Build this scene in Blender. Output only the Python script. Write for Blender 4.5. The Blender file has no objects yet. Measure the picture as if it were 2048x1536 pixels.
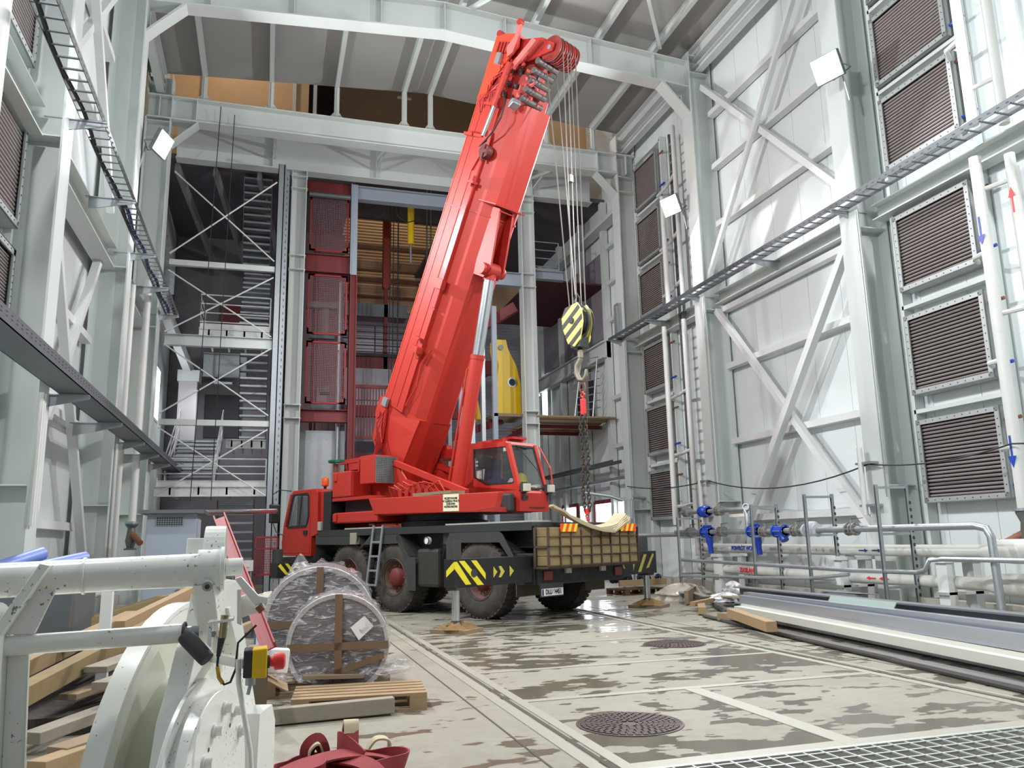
import bpy, math, random
from mathutils import Vector, Matrix
random.seed(7)
SC=bpy.context.scene; COL=SC.collection
PI=math.pi
def V(*a): return Vector(a[0]) if len(a)==1 else Vector(a)
# ---------------- camera (solved from the vanishing points of the hall) ----------------
FPX=1594.1455
R=Matrix(((0.0,0,0),(0,0,0),(0,0,0)))
dY=V(-494,322,FPX).normalized(); dX=V(5276,202,FPX).normalized(); dZ=dX.cross(dY).normalized()
if dZ.y>0: dZ=-dZ
R=Matrix((dX,dY,dZ))
cam=bpy.data.cameras.new('camera'); co=bpy.data.objects.new('camera',cam); COL.objects.link(co)
cx=R@V(1,0,0); cy=R@V(0,-1,0); cz=R@V(0,0,-1)
mw=Matrix(((cx.x,cy.x,cz.x,0),(cx.y,cy.y,cz.y,0),(cx.z,cy.z,cz.z,1.4),(0,0,0,1)))
co.matrix_world=mw; cam.sensor_width=36; cam.lens=FPX/2048*36; cam.clip_start=.05; cam.clip_end=200
SC.camera=co
# ---------------- materials ----------------
def hexc(r,g,b):
    f=lambda c:(c/255/12.92) if c/255<=.04045 else ((c/255+.055)/1.055)**2.4
    return (f(r),f(g),f(b),1)
MATS={}
def mat(name,rgb,rough=.5,metal=0,var=.12,scale=3,bump=.0,bscale=60,dirt=0,dirtc=(70,60,50),dscale=6,stretch=None,emit=0,trans=0,alpha=1,coat=0):
    if name in MATS: return MATS[name]
    m=bpy.data.materials.new(name); m.use_nodes=True; nt=m.node_tree; N=nt.nodes; L=nt.links
    b=N['Principled BSDF']; b.inputs['Roughness'].default_value=rough; b.inputs['Metallic'].default_value=metal
    c=hexc(*rgb); tc=N.new('ShaderNodeTexCoord'); src=tc.outputs['Object']
    if stretch:
        mp=N.new('ShaderNodeMapping'); mp.inputs['Scale'].default_value=stretch; L.new(src,mp.inputs[0]); src=mp.outputs[0]
    nz=N.new('ShaderNodeTexNoise'); nz.inputs['Scale'].default_value=scale; nz.inputs['Detail'].default_value=5; L.new(src,nz.inputs['Vector'])
    mx=N.new('ShaderNodeMix'); mx.data_type='RGBA'
    mx.inputs[6].default_value=tuple(x*(1-var) for x in c[:3])+(1,); mx.inputs[7].default_value=tuple(min(1,x*(1+var)) for x in c[:3])+(1,)
    L.new(nz.outputs['Fac'],mx.inputs[0]); out=mx.outputs[2]
    if dirt>0:
        n2=N.new('ShaderNodeTexNoise'); n2.inputs['Scale'].default_value=dscale; n2.inputs['Detail'].default_value=8; n2.inputs['Roughness'].default_value=.7; L.new(src,n2.inputs['Vector'])
        cr=N.new('ShaderNodeMapRange'); cr.inputs[1].default_value=.62-dirt*.25; cr.inputs[2].default_value=.72; cr.inputs[3].default_value=0; cr.inputs[4].default_value=min(1,dirt*1.3); L.new(n2.outputs['Fac'],cr.inputs[0])
        m2=N.new('ShaderNodeMix'); m2.data_type='RGBA'; L.new(cr.outputs[0],m2.inputs[0]); L.new(out,m2.inputs[6]); m2.inputs[7].default_value=hexc(*dirtc); out=m2.outputs[2]
    if name=='machine_white':
        n4=N.new('ShaderNodeTexNoise'); n4.inputs['Scale'].default_value=95; n4.inputs['Detail'].default_value=3; L.new(src,n4.inputs['Vector'])
        n5=N.new('ShaderNodeTexNoise'); n5.inputs['Scale'].default_value=9; L.new(src,n5.inputs['Vector'])
        ad=N.new('ShaderNodeMath'); ad.operation='MULTIPLY_ADD'; ad.inputs[1].default_value=.35; L.new(n5.outputs['Fac'],ad.inputs[0]); L.new(n4.outputs['Fac'],ad.inputs[2])
        r4=N.new('ShaderNodeMapRange'); r4.inputs[1].default_value=.865; r4.inputs[2].default_value=.885; r4.inputs[4].default_value=.8; L.new(ad.outputs[0],r4.inputs[0])
        m4=N.new('ShaderNodeMix'); m4.data_type='RGBA'; L.new(r4.outputs[0],m4.inputs[0]); L.new(out,m4.inputs[6]); m4.inputs[7].default_value=hexc(70,66,58); out=m4.outputs[2]
    L.new(out,b.inputs['Base Color'])
    if bump>0:
        n3=N.new('ShaderNodeTexNoise'); n3.inputs['Scale'].default_value=bscale; n3.inputs['Detail'].default_value=4; L.new(src,n3.inputs['Vector'])
        bp=N.new('ShaderNodeBump'); bp.inputs['Strength'].default_value=bump; bp.inputs['Distance'].default_value=.02; L.new(n3.outputs['Fac'],bp.inputs['Height']); L.new(bp.outputs[0],b.inputs['Normal'])
    if emit:
        b.inputs['Emission Color'].default_value=c; b.inputs['Emission Strength'].default_value=emit
    if trans: b.inputs['Transmission Weight'].default_value=trans; b.inputs['IOR'].default_value=1.1
    if alpha<1: b.inputs['Alpha'].default_value=alpha
    if coat: b.inputs['Coat Weight'].default_value=coat; b.inputs['Coat Roughness'].default_value=.15
    m.diffuse_color=c; MATS[name]=m; return m
steel=mat('paint_grey_green',(200,207,204),.42,0,.05,1.5)
steelw=mat('paint_white_grey',(214,217,216),.42,0,.04,1.5)
panel=mat('sandwich_panel',(214,222,222),.45,0,.03,.8)
roofm=mat('roof_panel',(158,158,154),.6,0,.05,.8)
galv=mat('galvanised',(166,172,176),.38,.65,.15,14)
galvd=mat('galvanised_dark',(110,116,120),.45,.6,.15,14)
red=mat('crane_red',(176,43,30),.5,0,.05,2,dirt=.10,dirtc=(150,34,24))
redd=mat('crane_dull_red',(168,40,32),.5,0,.12,4,dirt=.3,dirtc=(70,30,24))
redo=mat('oxide_red',(118,42,44),.55,0,.1,3,dirt=.15,dirtc=(70,34,34))
redmesh=mat('mesh_red',(146,34,36),.5,0,.08,3)
black=mat('chassis_black',(32,33,35),.55,0,.2,4,dirt=.35,dirtc=(84,80,74))
grime=mat('fender_grey',(58,60,59),.6,0,.15,4,dirt=.4,dirtc=(50,48,44))
rubber=mat('tyre_rubber',(62,58,54),.85,0,.18,5,bump=.2,bscale=40,dirt=.6,dirtc=(92,86,78))
yellow=mat('hazard_yellow',(226,210,40),.5,0,.08,5,dirt=.2,dirtc=(120,110,40))
blackp=mat('hazard_black',(34,34,34),.5)
yelb=mat('machine_yellow',(226,190,24),.4,0,.05,3)
chrome=mat('cylinder_chrome',(205,210,214),.2,.9,.05,3)
conc=mat('concrete_plain',(170,166,156),.8,0,.12,5,bump=.2,dirt=.3,dirtc=(110,104,94))
wood=mat('timber_new',(150,126,94),.7,0,.18,3,stretch=(2,14,14),bump=.1)
woodo=mat('timber_old',(134,116,92),.8,0,.25,3,stretch=(2,14,14),bump=.15,dirt=.3)
woodg=mat('timber_grey',(140,132,118),.85,0,.2,3,stretch=(2,10,10),bump=.15,dirt=.3)
woodb=mat('timber_block',(128,110,76),.8,0,.2,9,dirt=.2,dirtc=(110,90,60))
white=mat('machine_white',(232,233,226),.24,0,.02,2,dirt=.0,coat=.4)
whitep=mat('white_card',(230,228,224),.6)
pipew=mat('pipe_white',(205,206,202),.45,0,.05,2,dirt=.12,dirtc=(160,160,155))
blue=mat('valve_blue',(28,64,170),.35,0,.08,5)
insul=mat('pipe_insulation',(196,196,190),.5,0,.06,4,dirt=.12,dirtc=(140,136,128))
dark=mat('dark_grey',(56,56,58),.7)
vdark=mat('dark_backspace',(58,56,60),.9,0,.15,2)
fin=mat('heater_fin',(128,120,118),.55,.1,.1,10,dirt=.2,dirtc=(90,82,78))
rope=mat('wire_rope',(120,116,112),.5,.5,.2,40)
chainm=mat('chain_steel',(78,70,64),.5,.6,.2,20)
def film_mat():
    m=bpy.data.materials.new('stretch_film'); m.use_nodes=True; N=m.node_tree.nodes; L=m.node_tree.links; b=N['Principled BSDF']; out=N['Material Output']
    b.inputs['Base Color'].default_value=hexc(226,224,228); b.inputs['Roughness'].default_value=.16; b.inputs['Coat Weight'].default_value=.6
    tc=N.new('ShaderNodeTexCoord'); mp=N.new('ShaderNodeMapping'); mp.inputs['Scale'].default_value=(2.2,2.2,7); mp.inputs['Rotation'].default_value=(.2,.5,.3); L.new(tc.outputs['Object'],mp.inputs[0])
    n=N.new('ShaderNodeTexNoise'); n.inputs['Scale'].default_value=3; n.inputs['Detail'].default_value=6; n.inputs['Distortion'].default_value=1.6; L.new(mp.outputs[0],n.inputs['Vector'])
    r=N.new('ShaderNodeMapRange'); r.inputs[1].default_value=.50; r.inputs[2].default_value=.68; r.inputs[3].default_value=.12; r.inputs[4].default_value=.8; L.new(n.outputs['Fac'],r.inputs[0])  # denser white streaks are film folds with their glints painted in
    bp=N.new('ShaderNodeBump'); bp.inputs['Strength'].default_value=1; bp.inputs['Distance'].default_value=.05; L.new(n.outputs['Fac'],bp.inputs['Height']); L.new(bp.outputs[0],b.inputs['Normal'])
    tr=N.new('ShaderNodeBsdfTransparent'); mx=N.new('ShaderNodeMixShader'); L.new(r.outputs[0],mx.inputs[0]); L.new(tr.outputs[0],mx.inputs[1]); L.new(b.outputs[0],mx.inputs[2]); L.new(mx.outputs[0],out.inputs[0])
    MATS['stretch_film']=m; return m
plastic=film_mat()
redstrap=mat('sling_red',(132,44,48),.75,0,.12,12,stretch=(3,30,3),dirt=.15,dirtc=(96,40,40))
canvas=mat('sling_canvas',(176,164,136),.9,0,.15,12,dirt=.2,dirtc=(110,96,70))
cable=mat('cable_black',(34,34,38),.6)
cableb=mat('cable_blue',(40,52,110),.5)
tape=mat('brown_tape',(120,96,74),.5,0,.1,6)
glass=mat('cab_glass',(70,80,80),.05,0,.02,2,alpha=.3)
rust=mat('rusty_steel',(128,82,62),.7,.1,.25,8,dirt=.3,dirtc=(70,44,34))
lampm=mat('lamp_glass',(255,252,250),.3,emit=60)
daym=mat('daylight_pane',(240,245,255),.3,emit=9)
warm=mat('warm_wall',(208,170,128),.7,0,.08,2)
greyblue=mat('cabinet_blue_grey',(150,160,172),.45,0,.04,3)
orange=mat('beacon_orange',(214,84,30),.3,0,.05,3)
green=mat('tap_green',(20,110,80),.4)
redstop=mat('stop_button_red',(226,52,52),.4,0,.03,3)
bluem=mat('plastic_blue',(110,130,190),.4)
# ---------------- mesh builder ----------------
def frame(d,up=V(0,0,1)):
    d=V(d).normalized(); up=V(up)
    s=d.cross(up)
    if s.length<1e-4: s=d.cross(V(0,1,0))
    s.normalize(); u=s.cross(d).normalized(); return d,s,u
SPLITS={'rung':None,'haunch':None,'fender_skirt':None,'stiffener':None,'flanges':'flange','legs':'leg','crossbar':None,'hoist_ropes':'hoist_rope','lift_lug':None,'mirror_arm':None,'document_sheet':None,'bottom_board':None,'clamp':None,'side_rail':None,'base_legs':'base_leg','grille_bars':'bar','head_sheave_plates':'head_sheave_plate','head_lugs':'head_lug','mudflap':None,'deck_runner':None,'sensor_bolts':'sensor_bolt','joist':None,'pad_blocks':'pad_block','window_frame':None,'cover_step':None,'edge_channel':None,'weld_seam':None,'wheel_nuts':'wheel_nut','cab_mirror_holes':'mirror_hole','lamp_shell':None,'tail_lamp':None,'valve_block':None,'hydraulic_hoses':'hydraulic_hose','foot_hoses':'foot_hose','head_hoses':'head_hose','bolt_row':'head_bolt','hazard_stripes':'hazard_stripe','arrow_marks':'arrow_mark','flow_arrows':'flow_arrow','chevrons':'chevron','black_stripes':'black_stripe','pin_holes':'pin_hole','head_fittings':'head_fitting','cable_bundle':None,'jack_housing':None,'platform_rail':None,'cylinder_bracket':None}
class MB:
    def __init__(s): s.v=[]; s.f=[]
    def quadbox(s,P):
        n=len(s.v); s.v+=[tuple(p) for p in P]
        s.f+=[(n,n+3,n+2,n+1),(n+4,n+5,n+6,n+7),(n,n+1,n+5,n+4),(n+1,n+2,n+6,n+5),(n+2,n+3,n+7,n+6),(n+3,n,n+4,n+7)]; return s
    def box(s,x0,y0,z0,x1,y1,z1):
        if x0>x1:x0,x1=x1,x0
        if y0>y1:y0,y1=y1,y0
        if z0>z1:z0,z1=z1,z0
        return s.quadbox([(x0,y0,z0),(x1,y0,z0),(x1,y1,z0),(x0,y1,z0),(x0,y0,z1),(x1,y0,z1),(x1,y1,z1),(x0,y1,z1)])
    def cbox(s,c,sx,sy,sz,rz=0,tilt=0):
        m=Matrix.Rotation(rz,3,'Z')@Matrix.Rotation(tilt,3,'Y'); c=V(c)
        P=[c+m@V(a*sx/2,b*sy/2,d*sz/2) for d in(-1,1) for a,b in((-1,-1),(1,-1),(1,1),(-1,1))]
        return s.quadbox(P)
    def bar(s,p,q,w,h,up=(0,0,1),w2=None,h2=None):
        p,q=V(p),V(q); d,si,u=frame(q-p,up); w2=w if w2 is None else w2; h2=h if h2 is None else h2
        P=[p+si*a*w/2+u*b*h/2 for a,b in((-1,-1),(1,-1),(1,1),(-1,1))]+[q+si*a*w2/2+u*b*h2/2 for a,b in((-1,-1),(1,-1),(1,1),(-1,1))]
        n=len(s.v); s.v+=[tuple(x) for x in P]
        s.f+=[(n,n+1,n+2,n+3),(n+7,n+6,n+5,n+4),(n,n+4,n+5,n+1),(n+1,n+5,n+6,n+2),(n+2,n+6,n+7,n+3),(n+3,n+7,n+4,n)]; return s
    def loft(s,rings,cap=True,closed=True):
        n0=len(s.v); k=len(rings[0])
        for r in rings: s.v+=[tuple(p) for p in r]
        for i in range(len(rings)-1):
            for j in range(k if closed else k-1):
                a=n0+i*k+j; b=n0+i*k+(j+1)%k; s.f.append((a,b,b+k,a+k))
        if cap and closed: s.f.append(tuple(n0+j for j in range(k-1,-1,-1))); s.f.append(tuple(n0+(len(rings)-1)*k+j for j in range(k)))
        return s
    def tube(s,p,q,r,n=12,r2=None,cap=True):
        p,q=V(p),V(q); d,a,b=frame(q-p); r2=r if r2 is None else r2
        c=[(math.cos(2*PI*i/n),math.sin(2*PI*i/n)) for i in range(n)]
        return s.loft([[p+(a*x+b*y)*r for x,y in c],[q+(a*x+b*y)*r2 for x,y in c]],cap)
    def path(s,pts,r,n=8,closed=False,flat=None,up=(0,0,1)):
        pts=[V(p) for p in pts]; rings=[]; m=len(pts); prev=None
        for i in range(m):
            if closed: t=pts[(i+1)%m]-pts[i-1]
            else: t=pts[min(i+1,m-1)]-pts[max(i-1,0)]
            t.normalize()
            if prev is None: _,a,b=frame(t,up)
            else:
                a=prev-t*prev.dot(t)
                if a.length<1e-5: _,a,b=frame(t,up)
                a.normalize(); b=a.cross(t)
            prev=a
            rr=r[i] if isinstance(r,(list,tuple)) else r
            if flat: rings.append([pts[i]+a*x*flat[0]+b*y*flat[1] for x,y in((-1,-1),(1,-1),(1,1),(-1,1))])
            else: rings.append([pts[i]+(a*math.cos(2*PI*j/n)+b*math.sin(2*PI*j/n))*rr for j in range(n)])
        if closed: rings.append(rings[0])
        return s.loft(rings,not closed)
    def prism(s,pts,ext):
        pts=[V(p) for p in pts]; e=V(ext); return s.loft([pts,[p+e for p in pts]])
    def plate(s,poly,y0,y1):  # poly in (x,z), extruded along y
        return s.prism([(x,y0,z) for x,z in poly],(0,y1-y0,0))
    def ibeam(s,p,q,h,b,tf=.025,tw=.015,up=(0,0,1)):
        p,q=V(p),V(q); d,si,u=frame(q-p,up)
        s.bar(p+u*(h/2-tf/2),q+u*(h/2-tf/2),b,tf,up); s.bar(p-u*(h/2-tf/2),q-u*(h/2-tf/2),b,tf,up)
        return s.bar(p,q,tw,h-2*tf,up)
    def chan(s,p,q,h,b,t=.012,up=(0,0,1),side=1):
        p,q=V(p),V(q); d,si,u=frame(q-p,up)
        o=si*side*b/2
        s.bar(p,q,t,h,up); 
        s.bar(p+o+u*(h/2-t/2),q+o+u*(h/2-t/2),b,t,up); return s.bar(p+o-u*(h/2-t/2),q+o-u*(h/2-t/2),b,t,up)
    def lathe(s,c,axis,prof,n=24,cap=True):
        c=V(c); d,a,b=frame(axis); return s.loft([[c+d*t+(a*math.cos(2*PI*i/n)+b*math.sin(2*PI*i/n))*r for i in range(n)] for r,t in prof],cap)
    def sphere(s,c,rx,ry=None,rz=None,n=12,m=8):
        ry=rx if ry is None else ry; rz=rx if rz is None else rz; c=V(c)
        return s.loft([[c+V(rx*math.sin(PI*(i+.02)/(m+.04))*math.cos(2*PI*j/n),ry*math.sin(PI*(i+.02)/(m+.04))*math.sin(2*PI*j/n),-rz*math.cos(PI*(i+.02)/(m+.04))) for j in range(n)] for i in range(m+1)])
    def grid(s,f,nu,nv):
        n0=len(s.v)
        for i in range(nu+1):
            for j in range(nv+1): s.v.append(tuple(f(i/nu,j/nv)))
        for i in range(nu):
            for j in range(nv):
                a=n0+i*(nv+1)+j; s.f.append((a,a+nv+1,a+nv+2,a+1))
        return s
    def pieces(s):
        p=list(range(len(s.v)))
        def find(i):
            while p[i]!=i: p[i]=p[p[i]]; i=p[i]
            return i
        for f in s.f:
            r=find(f[0])
            for j in f[1:]: p[find(j)]=r
        g={}
        for f in s.f: g.setdefault(find(f[0]),[]).append(f)
        out=[]
        for fs in g.values():
            m=MB(); ix={}
            for f in fs:
                for j in f:
                    if j not in ix: ix[j]=len(m.v); m.v.append(s.v[j])
                m.f.append(tuple(ix[j] for j in f))
            out.append(m)
        return out
    def build(s,name,m,parent=None,smooth=False,bevel=0,solid=0,local=False):
        if parent is not None and name in SPLITS:
            pc=s.pieces()
            if len(pc)>1:
                for q in pc: o=q._build(SPLITS[name] or name,m,parent,smooth,bevel,solid,local)
                return o
            name=SPLITS[name] or name
        return s._build(name,m,parent,smooth,bevel,solid,local)
    def _build(s,name,m,parent=None,smooth=False,bevel=0,solid=0,local=False):
        me=bpy.data.meshes.new(name); vs=[V(v) for v in s.v]; o=bpy.data.objects.new(name,me); COL.objects.link(o)
        if parent is not None:
            if not local:
                r=parent
                while r.parent: r=r.parent
                inv=(Matrix.Translation(r.location)@r.rotation_euler.to_matrix().to_4x4()).inverted(); vs=[inv@v for v in vs]
            o.parent=parent
        else:
            xs=[v.x for v in vs]; ys=[v.y for v in vs]; z=min(v.z for v in vs); c=V((min(xs)+max(xs))/2,(min(ys)+max(ys))/2,z)
            vs=[v-c for v in vs]; o.location=c
        me.from_pydata([tuple(v) for v in vs],[],s.f); me.validate(); me.update()
        import bmesh
        bm=bmesh.new(); bm.from_mesh(me); bmesh.ops.recalc_face_normals(bm,faces=bm.faces); bm.to_mesh(me); bm.free()
        me.materials.append(m)
        if name in('slot_row','bolts','wire_mesh','mesh','tread_lugs','grille','vent_grille'): o['kind']='stuff'
        if smooth:
            for p in me.polygons: p.use_smooth=True
            me.set_sharp_from_angle(angle=math.radians(38))
        if solid: md=o.modifiers.new('solid','SOLIDIFY'); md.thickness=solid; md.offset=0
        if bevel: md=o.modifiers.new('bevel','BEVEL'); md.width=bevel; md.segments=2; md.limit_method='ANGLE'
        return o
def tag(o,label,cat,group=None,kind=None):
    if label: o['label']=label
    if cat: o['category']=cat
    if group: o['group']=group
    if kind: o['kind']=kind
    return o
def thing(name,label,cat,loc,rz=0,group=None):
    o=bpy.data.objects.new(name,None); COL.objects.link(o); o.location=loc; o.rotation_euler=(0,0,rz); o.empty_display_size=.2
    return tag(o,label,cat,group)
def struct(name,mb,m,**k):
    o=mb.build(name,m,**k); o['kind']='structure'; return o
def single(name,mb,m,label,cat,group=None,kind=None,**k): return tag(mb.build(name,m,**k),label,cat,group,kind)
def dup(o,loc,label=None,rz=None,group=None,parent=None):
    c=o.copy(); COL.objects.link(c)
    if parent is None:
        c.location=loc
        if rz is not None: c.rotation_euler=(0,0,rz)
    else: c.parent=parent
    if label: c['label']=label
    if group: c['group']=group
    for ch in kids(o): dup(ch,None,parent=c)
    return c
KID={}
def kids(o): return [x for x in list(COL.objects) if x.parent==o]
def text(body,m,name,parent,mtx,size,label=None,ext=.002,align='CENTER'):
    cu=bpy.data.curves.new(name,'FONT'); cu.body=body; cu.size=size; cu.extrude=ext; cu.align_x=align; cu.align_y='CENTER'; cu.space_line=.95; cu.offset=.004*size/.1
    t=bpy.data.objects.new(name,cu); COL.objects.link(t); bpy.context.view_layer.update()
    me=bpy.data.meshes.new_from_object(t.evaluated_get(bpy.context.evaluated_depsgraph_get()))
    bpy.data.objects.remove(t); me.transform(mtx); me.materials.clear(); me.materials.append(m)
    o=bpy.data.objects.new(name,me); COL.objects.link(o); o.parent=parent
    if label: o['label']=label
    return o
def basis(o,x,y):  # matrix with x/y axes at origin o
    x=V(x).normalized(); y=V(y).normalized(); z=x.cross(y); return Matrix(((x.x,y.x,z.x,o[0]),(x.y,y.y,z.y,o[1]),(x.z,y.z,z.z,o[2]),(0,0,0,1)))
ORD=['lowest','second lowest','third lowest','fourth lowest','fifth lowest','sixth lowest','seventh lowest']
# ================= SHELL =================
def floor_mat():
    m=bpy.data.materials.new('floor_concrete'); m.use_nodes=True; N=m.node_tree.nodes; L=m.node_tree.links; b=N['Principled BSDF']
    tc=N.new('ShaderNodeTexCoord'); P=tc.outputs['Object']
    def noise(sc,det=6,ro=.6,vec=P):
        n=N.new('ShaderNodeTexNoise'); n.inputs['Scale'].default_value=sc; n.inputs['Detail'].default_value=det; n.inputs['Roughness'].default_value=ro; L.new(vec,n.inputs['Vector']); return n.outputs['Fac']
    def rng(x,a,c,o0=0,o1=1):
        n=N.new('ShaderNodeMapRange'); n.inputs[1].default_value=a; n.inputs[2].default_value=c; n.inputs[3].default_value=o0; n.inputs[4].default_value=o1; L.new(x,n.inputs[0]); return n.outputs[0]
    def mix(f,a,c):
        n=N.new('ShaderNodeMix'); n.data_type='RGBA'; L.new(f,n.inputs[0])
        for i,x in((6,a),(7,c)):
            if isinstance(x,tuple): n.inputs[i].default_value=x
            else: L.new(x,n.inputs[i])
        return n.outputs[2]
    def math_(op,a,c):
        n=N.new('ShaderNodeMath'); n.operation=op
        for i,x in((0,a),(1,c)):
            if isinstance(x,(int,float)): n.inputs[i].default_value=x
            else: L.new(x,n.inputs[i])
        return n.outputs[0]
    base=mix(noise(1.3,8,.65),hexc(120,116,104),hexc(150,146,132))
    base=mix(rng(noise(.9,6,.7),.5,.7,0,.5),base,hexc(112,104,86)); base=mix(rng(noise(9,6,.7),.5,.75,0,.35),base,hexc(104,100,88))
    # wet patches: more of them inside the hatch field (x 2.1..6, y>4.8)
    sep=N.new('ShaderNodeSeparateXYZ'); L.new(P,sep.inputs[0])
    fx=math_('MULTIPLY',rng(sep.outputs['X'],-1.75,-1.6),rng(sep.outputs['X'],4.9,2.4))
    mpn=N.new('ShaderNodeMapping'); mpn.inputs['Scale'].default_value=(.7,1.25,1); L.new(P,mpn.inputs[0]); big=noise(.7,2,.5,mpn.outputs[0]); small=noise(3.1,3,.55,mpn.outputs[0])
    comb=math_('ADD',math_('MULTIPLY',big,.48),math_('MULTIPLY',small,.52))
    thr=math_('ADD',math_('SUBTRACT',comb,.03),math_('MULTIPLY',fx,.065))
    wet=rng(thr,.538,.556)
    base=mix(math_('MULTIPLY',wet,.66),base,hexc(74,68,56))
    L.new(base,b.inputs['Base Color'])
    L.new(rng(wet,0,1,.62,.17),b.inputs['Roughness'])
    bp=N.new('ShaderNodeBump'); bp.inputs['Strength'].default_value=.15; bp.inputs['Distance'].default_value=.01; L.new(math_('MULTIPLY',noise(40,4),rng(wet,0,1,1,.02)),bp.inputs['Height']); L.new(bp.outputs[0],b.inputs['Normal'])
    return m
FX0,FX1=-3.55,11.1
struct('floor',MB().box(-3.7,-6,-.3,11.3,40,0),floor_mat())
strip=mat('floor_frame_steel',(160,158,146),.45,.2,.12,6,dirt=.35,dirtc=(130,124,108))
joint=mat('floor_joint_dark',(70,64,54),.8)
# frame strips of the hatch field
S=[('x',2.02,4.6,17,.10),('x',2.20,4.6,17,.09),('x',5.93,4.6,17,.10),('x',6.12,4.6,17,.05),('x',3.86,4.8,7.02,.16),
   ('y',4.86,2.2,11,.16),('y',7.08,2.2,5.9,.10),('y',8.72,2.2,5.9,.09),('y',10.72,2.2,5.9,.08),('y',12.95,2.2,5.9,.08),('y',15.9,2.2,5.9,.08)]
k=1
for ax,c,a,b_,w in S:
    mb=MB()
    if ax=='x': mb.box(c-w/2,a,-.01,c+w/2,b_,.006)
    else: mb.box(a,c-w/2,-.01,b_,c+w/2,.005)
    struct('trim_%d'%k,mb,strip); k+=1
for ax,c,a,b_,w in [('x',2.11,4.6,17,.035),('x',6.04,4.6,17,.04),('x',1.76,3,13.5,.015),('x',6.5,6,16,.012)]:
    struct('trim_%d'%k,MB().box(c-w/2,a,-.01,c+w/2,b_,.0035),joint); k+=1
# floor grating, bottom right
g=thing('floor_grating','galvanised steel floor grating in the lower right foreground','grating',(4,3.6,0))
mb=MB()
for i in range(48): x=1.9+i*.134; mb.box(x,2.6,-.03,x+.014,4.76,.012)
mb2=MB()
for i in range(16): y=2.65+i*.136; mb2.box(1.9,y,-.03,8.3,y+.018,.010)
gm=mat('grating_steel',(186,190,182),.4,.4,.1,8)
mb.build('bearing_bar',gm,g)['kind']='stuff'; mb2.build('cross_bar',gm,g)['kind']='stuff'
MB().box(1.85,4.74,-.02,8.35,4.78,.014).build('edge_angle',gm,g)
struct('trim_%d'%k,MB().box(1.86,2.5,-.02,8.35,4.74,.0008),mat('pit_dark',(60,58,52),.9)); k+=1
# manholes
def manhole(x,y,r,label):
    t=thing('manhole_cover',label,'manhole cover',(x,y,0),group=None)
    MB().lathe((x,y,-.02),(0,0,1),[(r,0),(r,.026),(r*.96,.027),(r*.95,.022)],48).build('frame_ring',ironm,t,smooth=False)
    mb=MB().lathe((x,y,-.02),(0,0,1),[(r*.945,0),(r*.945,.0225)],48)
    for ri in range(1,9):
        rr=r*(.1+.098*ri); n=max(6,int(rr*2*PI/.055))
        for j in range(n):
            a=2*PI*(j+.5*(ri%2))/n; da=.36*2*PI/n; h=.030
            P=[]
            for z in(.0005,.008):
                for r_,a_ in((rr-.016,a-da),(rr+.016,a-da),(rr+.016,a+da),(rr-.016,a+da)): P.append((x+r_*math.cos(a_),y+r_*math.sin(a_),z+.002))
            mb.quadbox(P)
    mb.build('lid',ironm,t); return t
ironm=mat('cast_iron',(84,72,70),.5,.5,.15,20,dirt=.3,dirtc=(60,50,46))
manhole(2.72,5.95,.41,'round cast iron manhole cover in the nearer floor panel')
manhole(5.25,9.95,.41,'round cast iron manhole cover further back near the right floor seam')

# walls
def wall_panels(name,x,y0,y1,z0,z1,sgn,step=1.0):
    mb=MB(); y=y0
    while y<y1-.01:
        e=min(y+step,y1); mb.box(x,y+.006,z0,x+sgn*.12,e-.006,z1); y=e
    mb.box(x+sgn*.01,y0,z0,x+sgn*.1,y1,z1)
    struct(name,mb,panel)
wall_panels('wall_right',11.1,-6,22.4,0,15.2,1)
wall_panels('wall_right_far',11.1,22.4,40,0,24,1,1.4)
wall_panels('wall_left',-3.62,-6,22.4,0,15.2,-1)
# left wall beyond the portal has windows at the stair landing
mb=MB()
for a in [(-3.74,22.4,0,-3.62,26.2,24),(-3.74,28.9,0,-3.62,40,24),(-3.74,26.2,0,-3.62,28.9,5.5),(-3.74,26.2,7.3,-3.62,28.9,24)]: mb.box(*a)
struct('wall_left_far',mb,panel)
for i,(a,b_) in enumerate([(26.3,27.4),(27.7,28.8)]):
    mb=MB().box(-3.75,a,5.55,-3.73,b_,7.25); o=struct('window_%d'%(i+1),mb,daym)
    MB().box(-3.74,a-.08,5.5,-3.6,a,7.3).box(-3.74,b_,5.5,-3.6,b_+.08,7.3).box(-3.74,a,5.47,-3.6,b_,5.56).box(-3.74,a,7.24,-3.6,b_,7.32).build('window_frame',steelw,o)
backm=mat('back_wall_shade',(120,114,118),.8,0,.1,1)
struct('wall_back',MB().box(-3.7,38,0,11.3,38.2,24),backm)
# roof: gable with ridge at x=4
def roofz(x): return 15.0+.06-abs(x-4.2)*.072
mb=MB()
for x0,x1 in((-3.8,4.2),(4.2,11.4)):
    mb.quadbox([(x0,-6,roofz(x0)),(x1,-6,roofz(x1)),(x1,22.3,roofz(x1)),(x0,22.3,roofz(x0)),(x0,-6,roofz(x0)+.15),(x1,-6,roofz(x1)+.15),(x1,22.3,roofz(x1)+.15),(x0,22.3,roofz(x0)+.15)])
struct('ceiling',mb,roofm)
struct('ceiling_far',MB().box(-3.8,22.6,24,11.4,40,24.2),roofm)
# concrete plinth along the right wall
struct('baseboard_right',MB().box(10.75,-4,0,11.1,22.4,.28),conc)
struct('baseboard_left',MB().box(-3.62,-4,0,-3.35,22.4,.28),conc)

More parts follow.
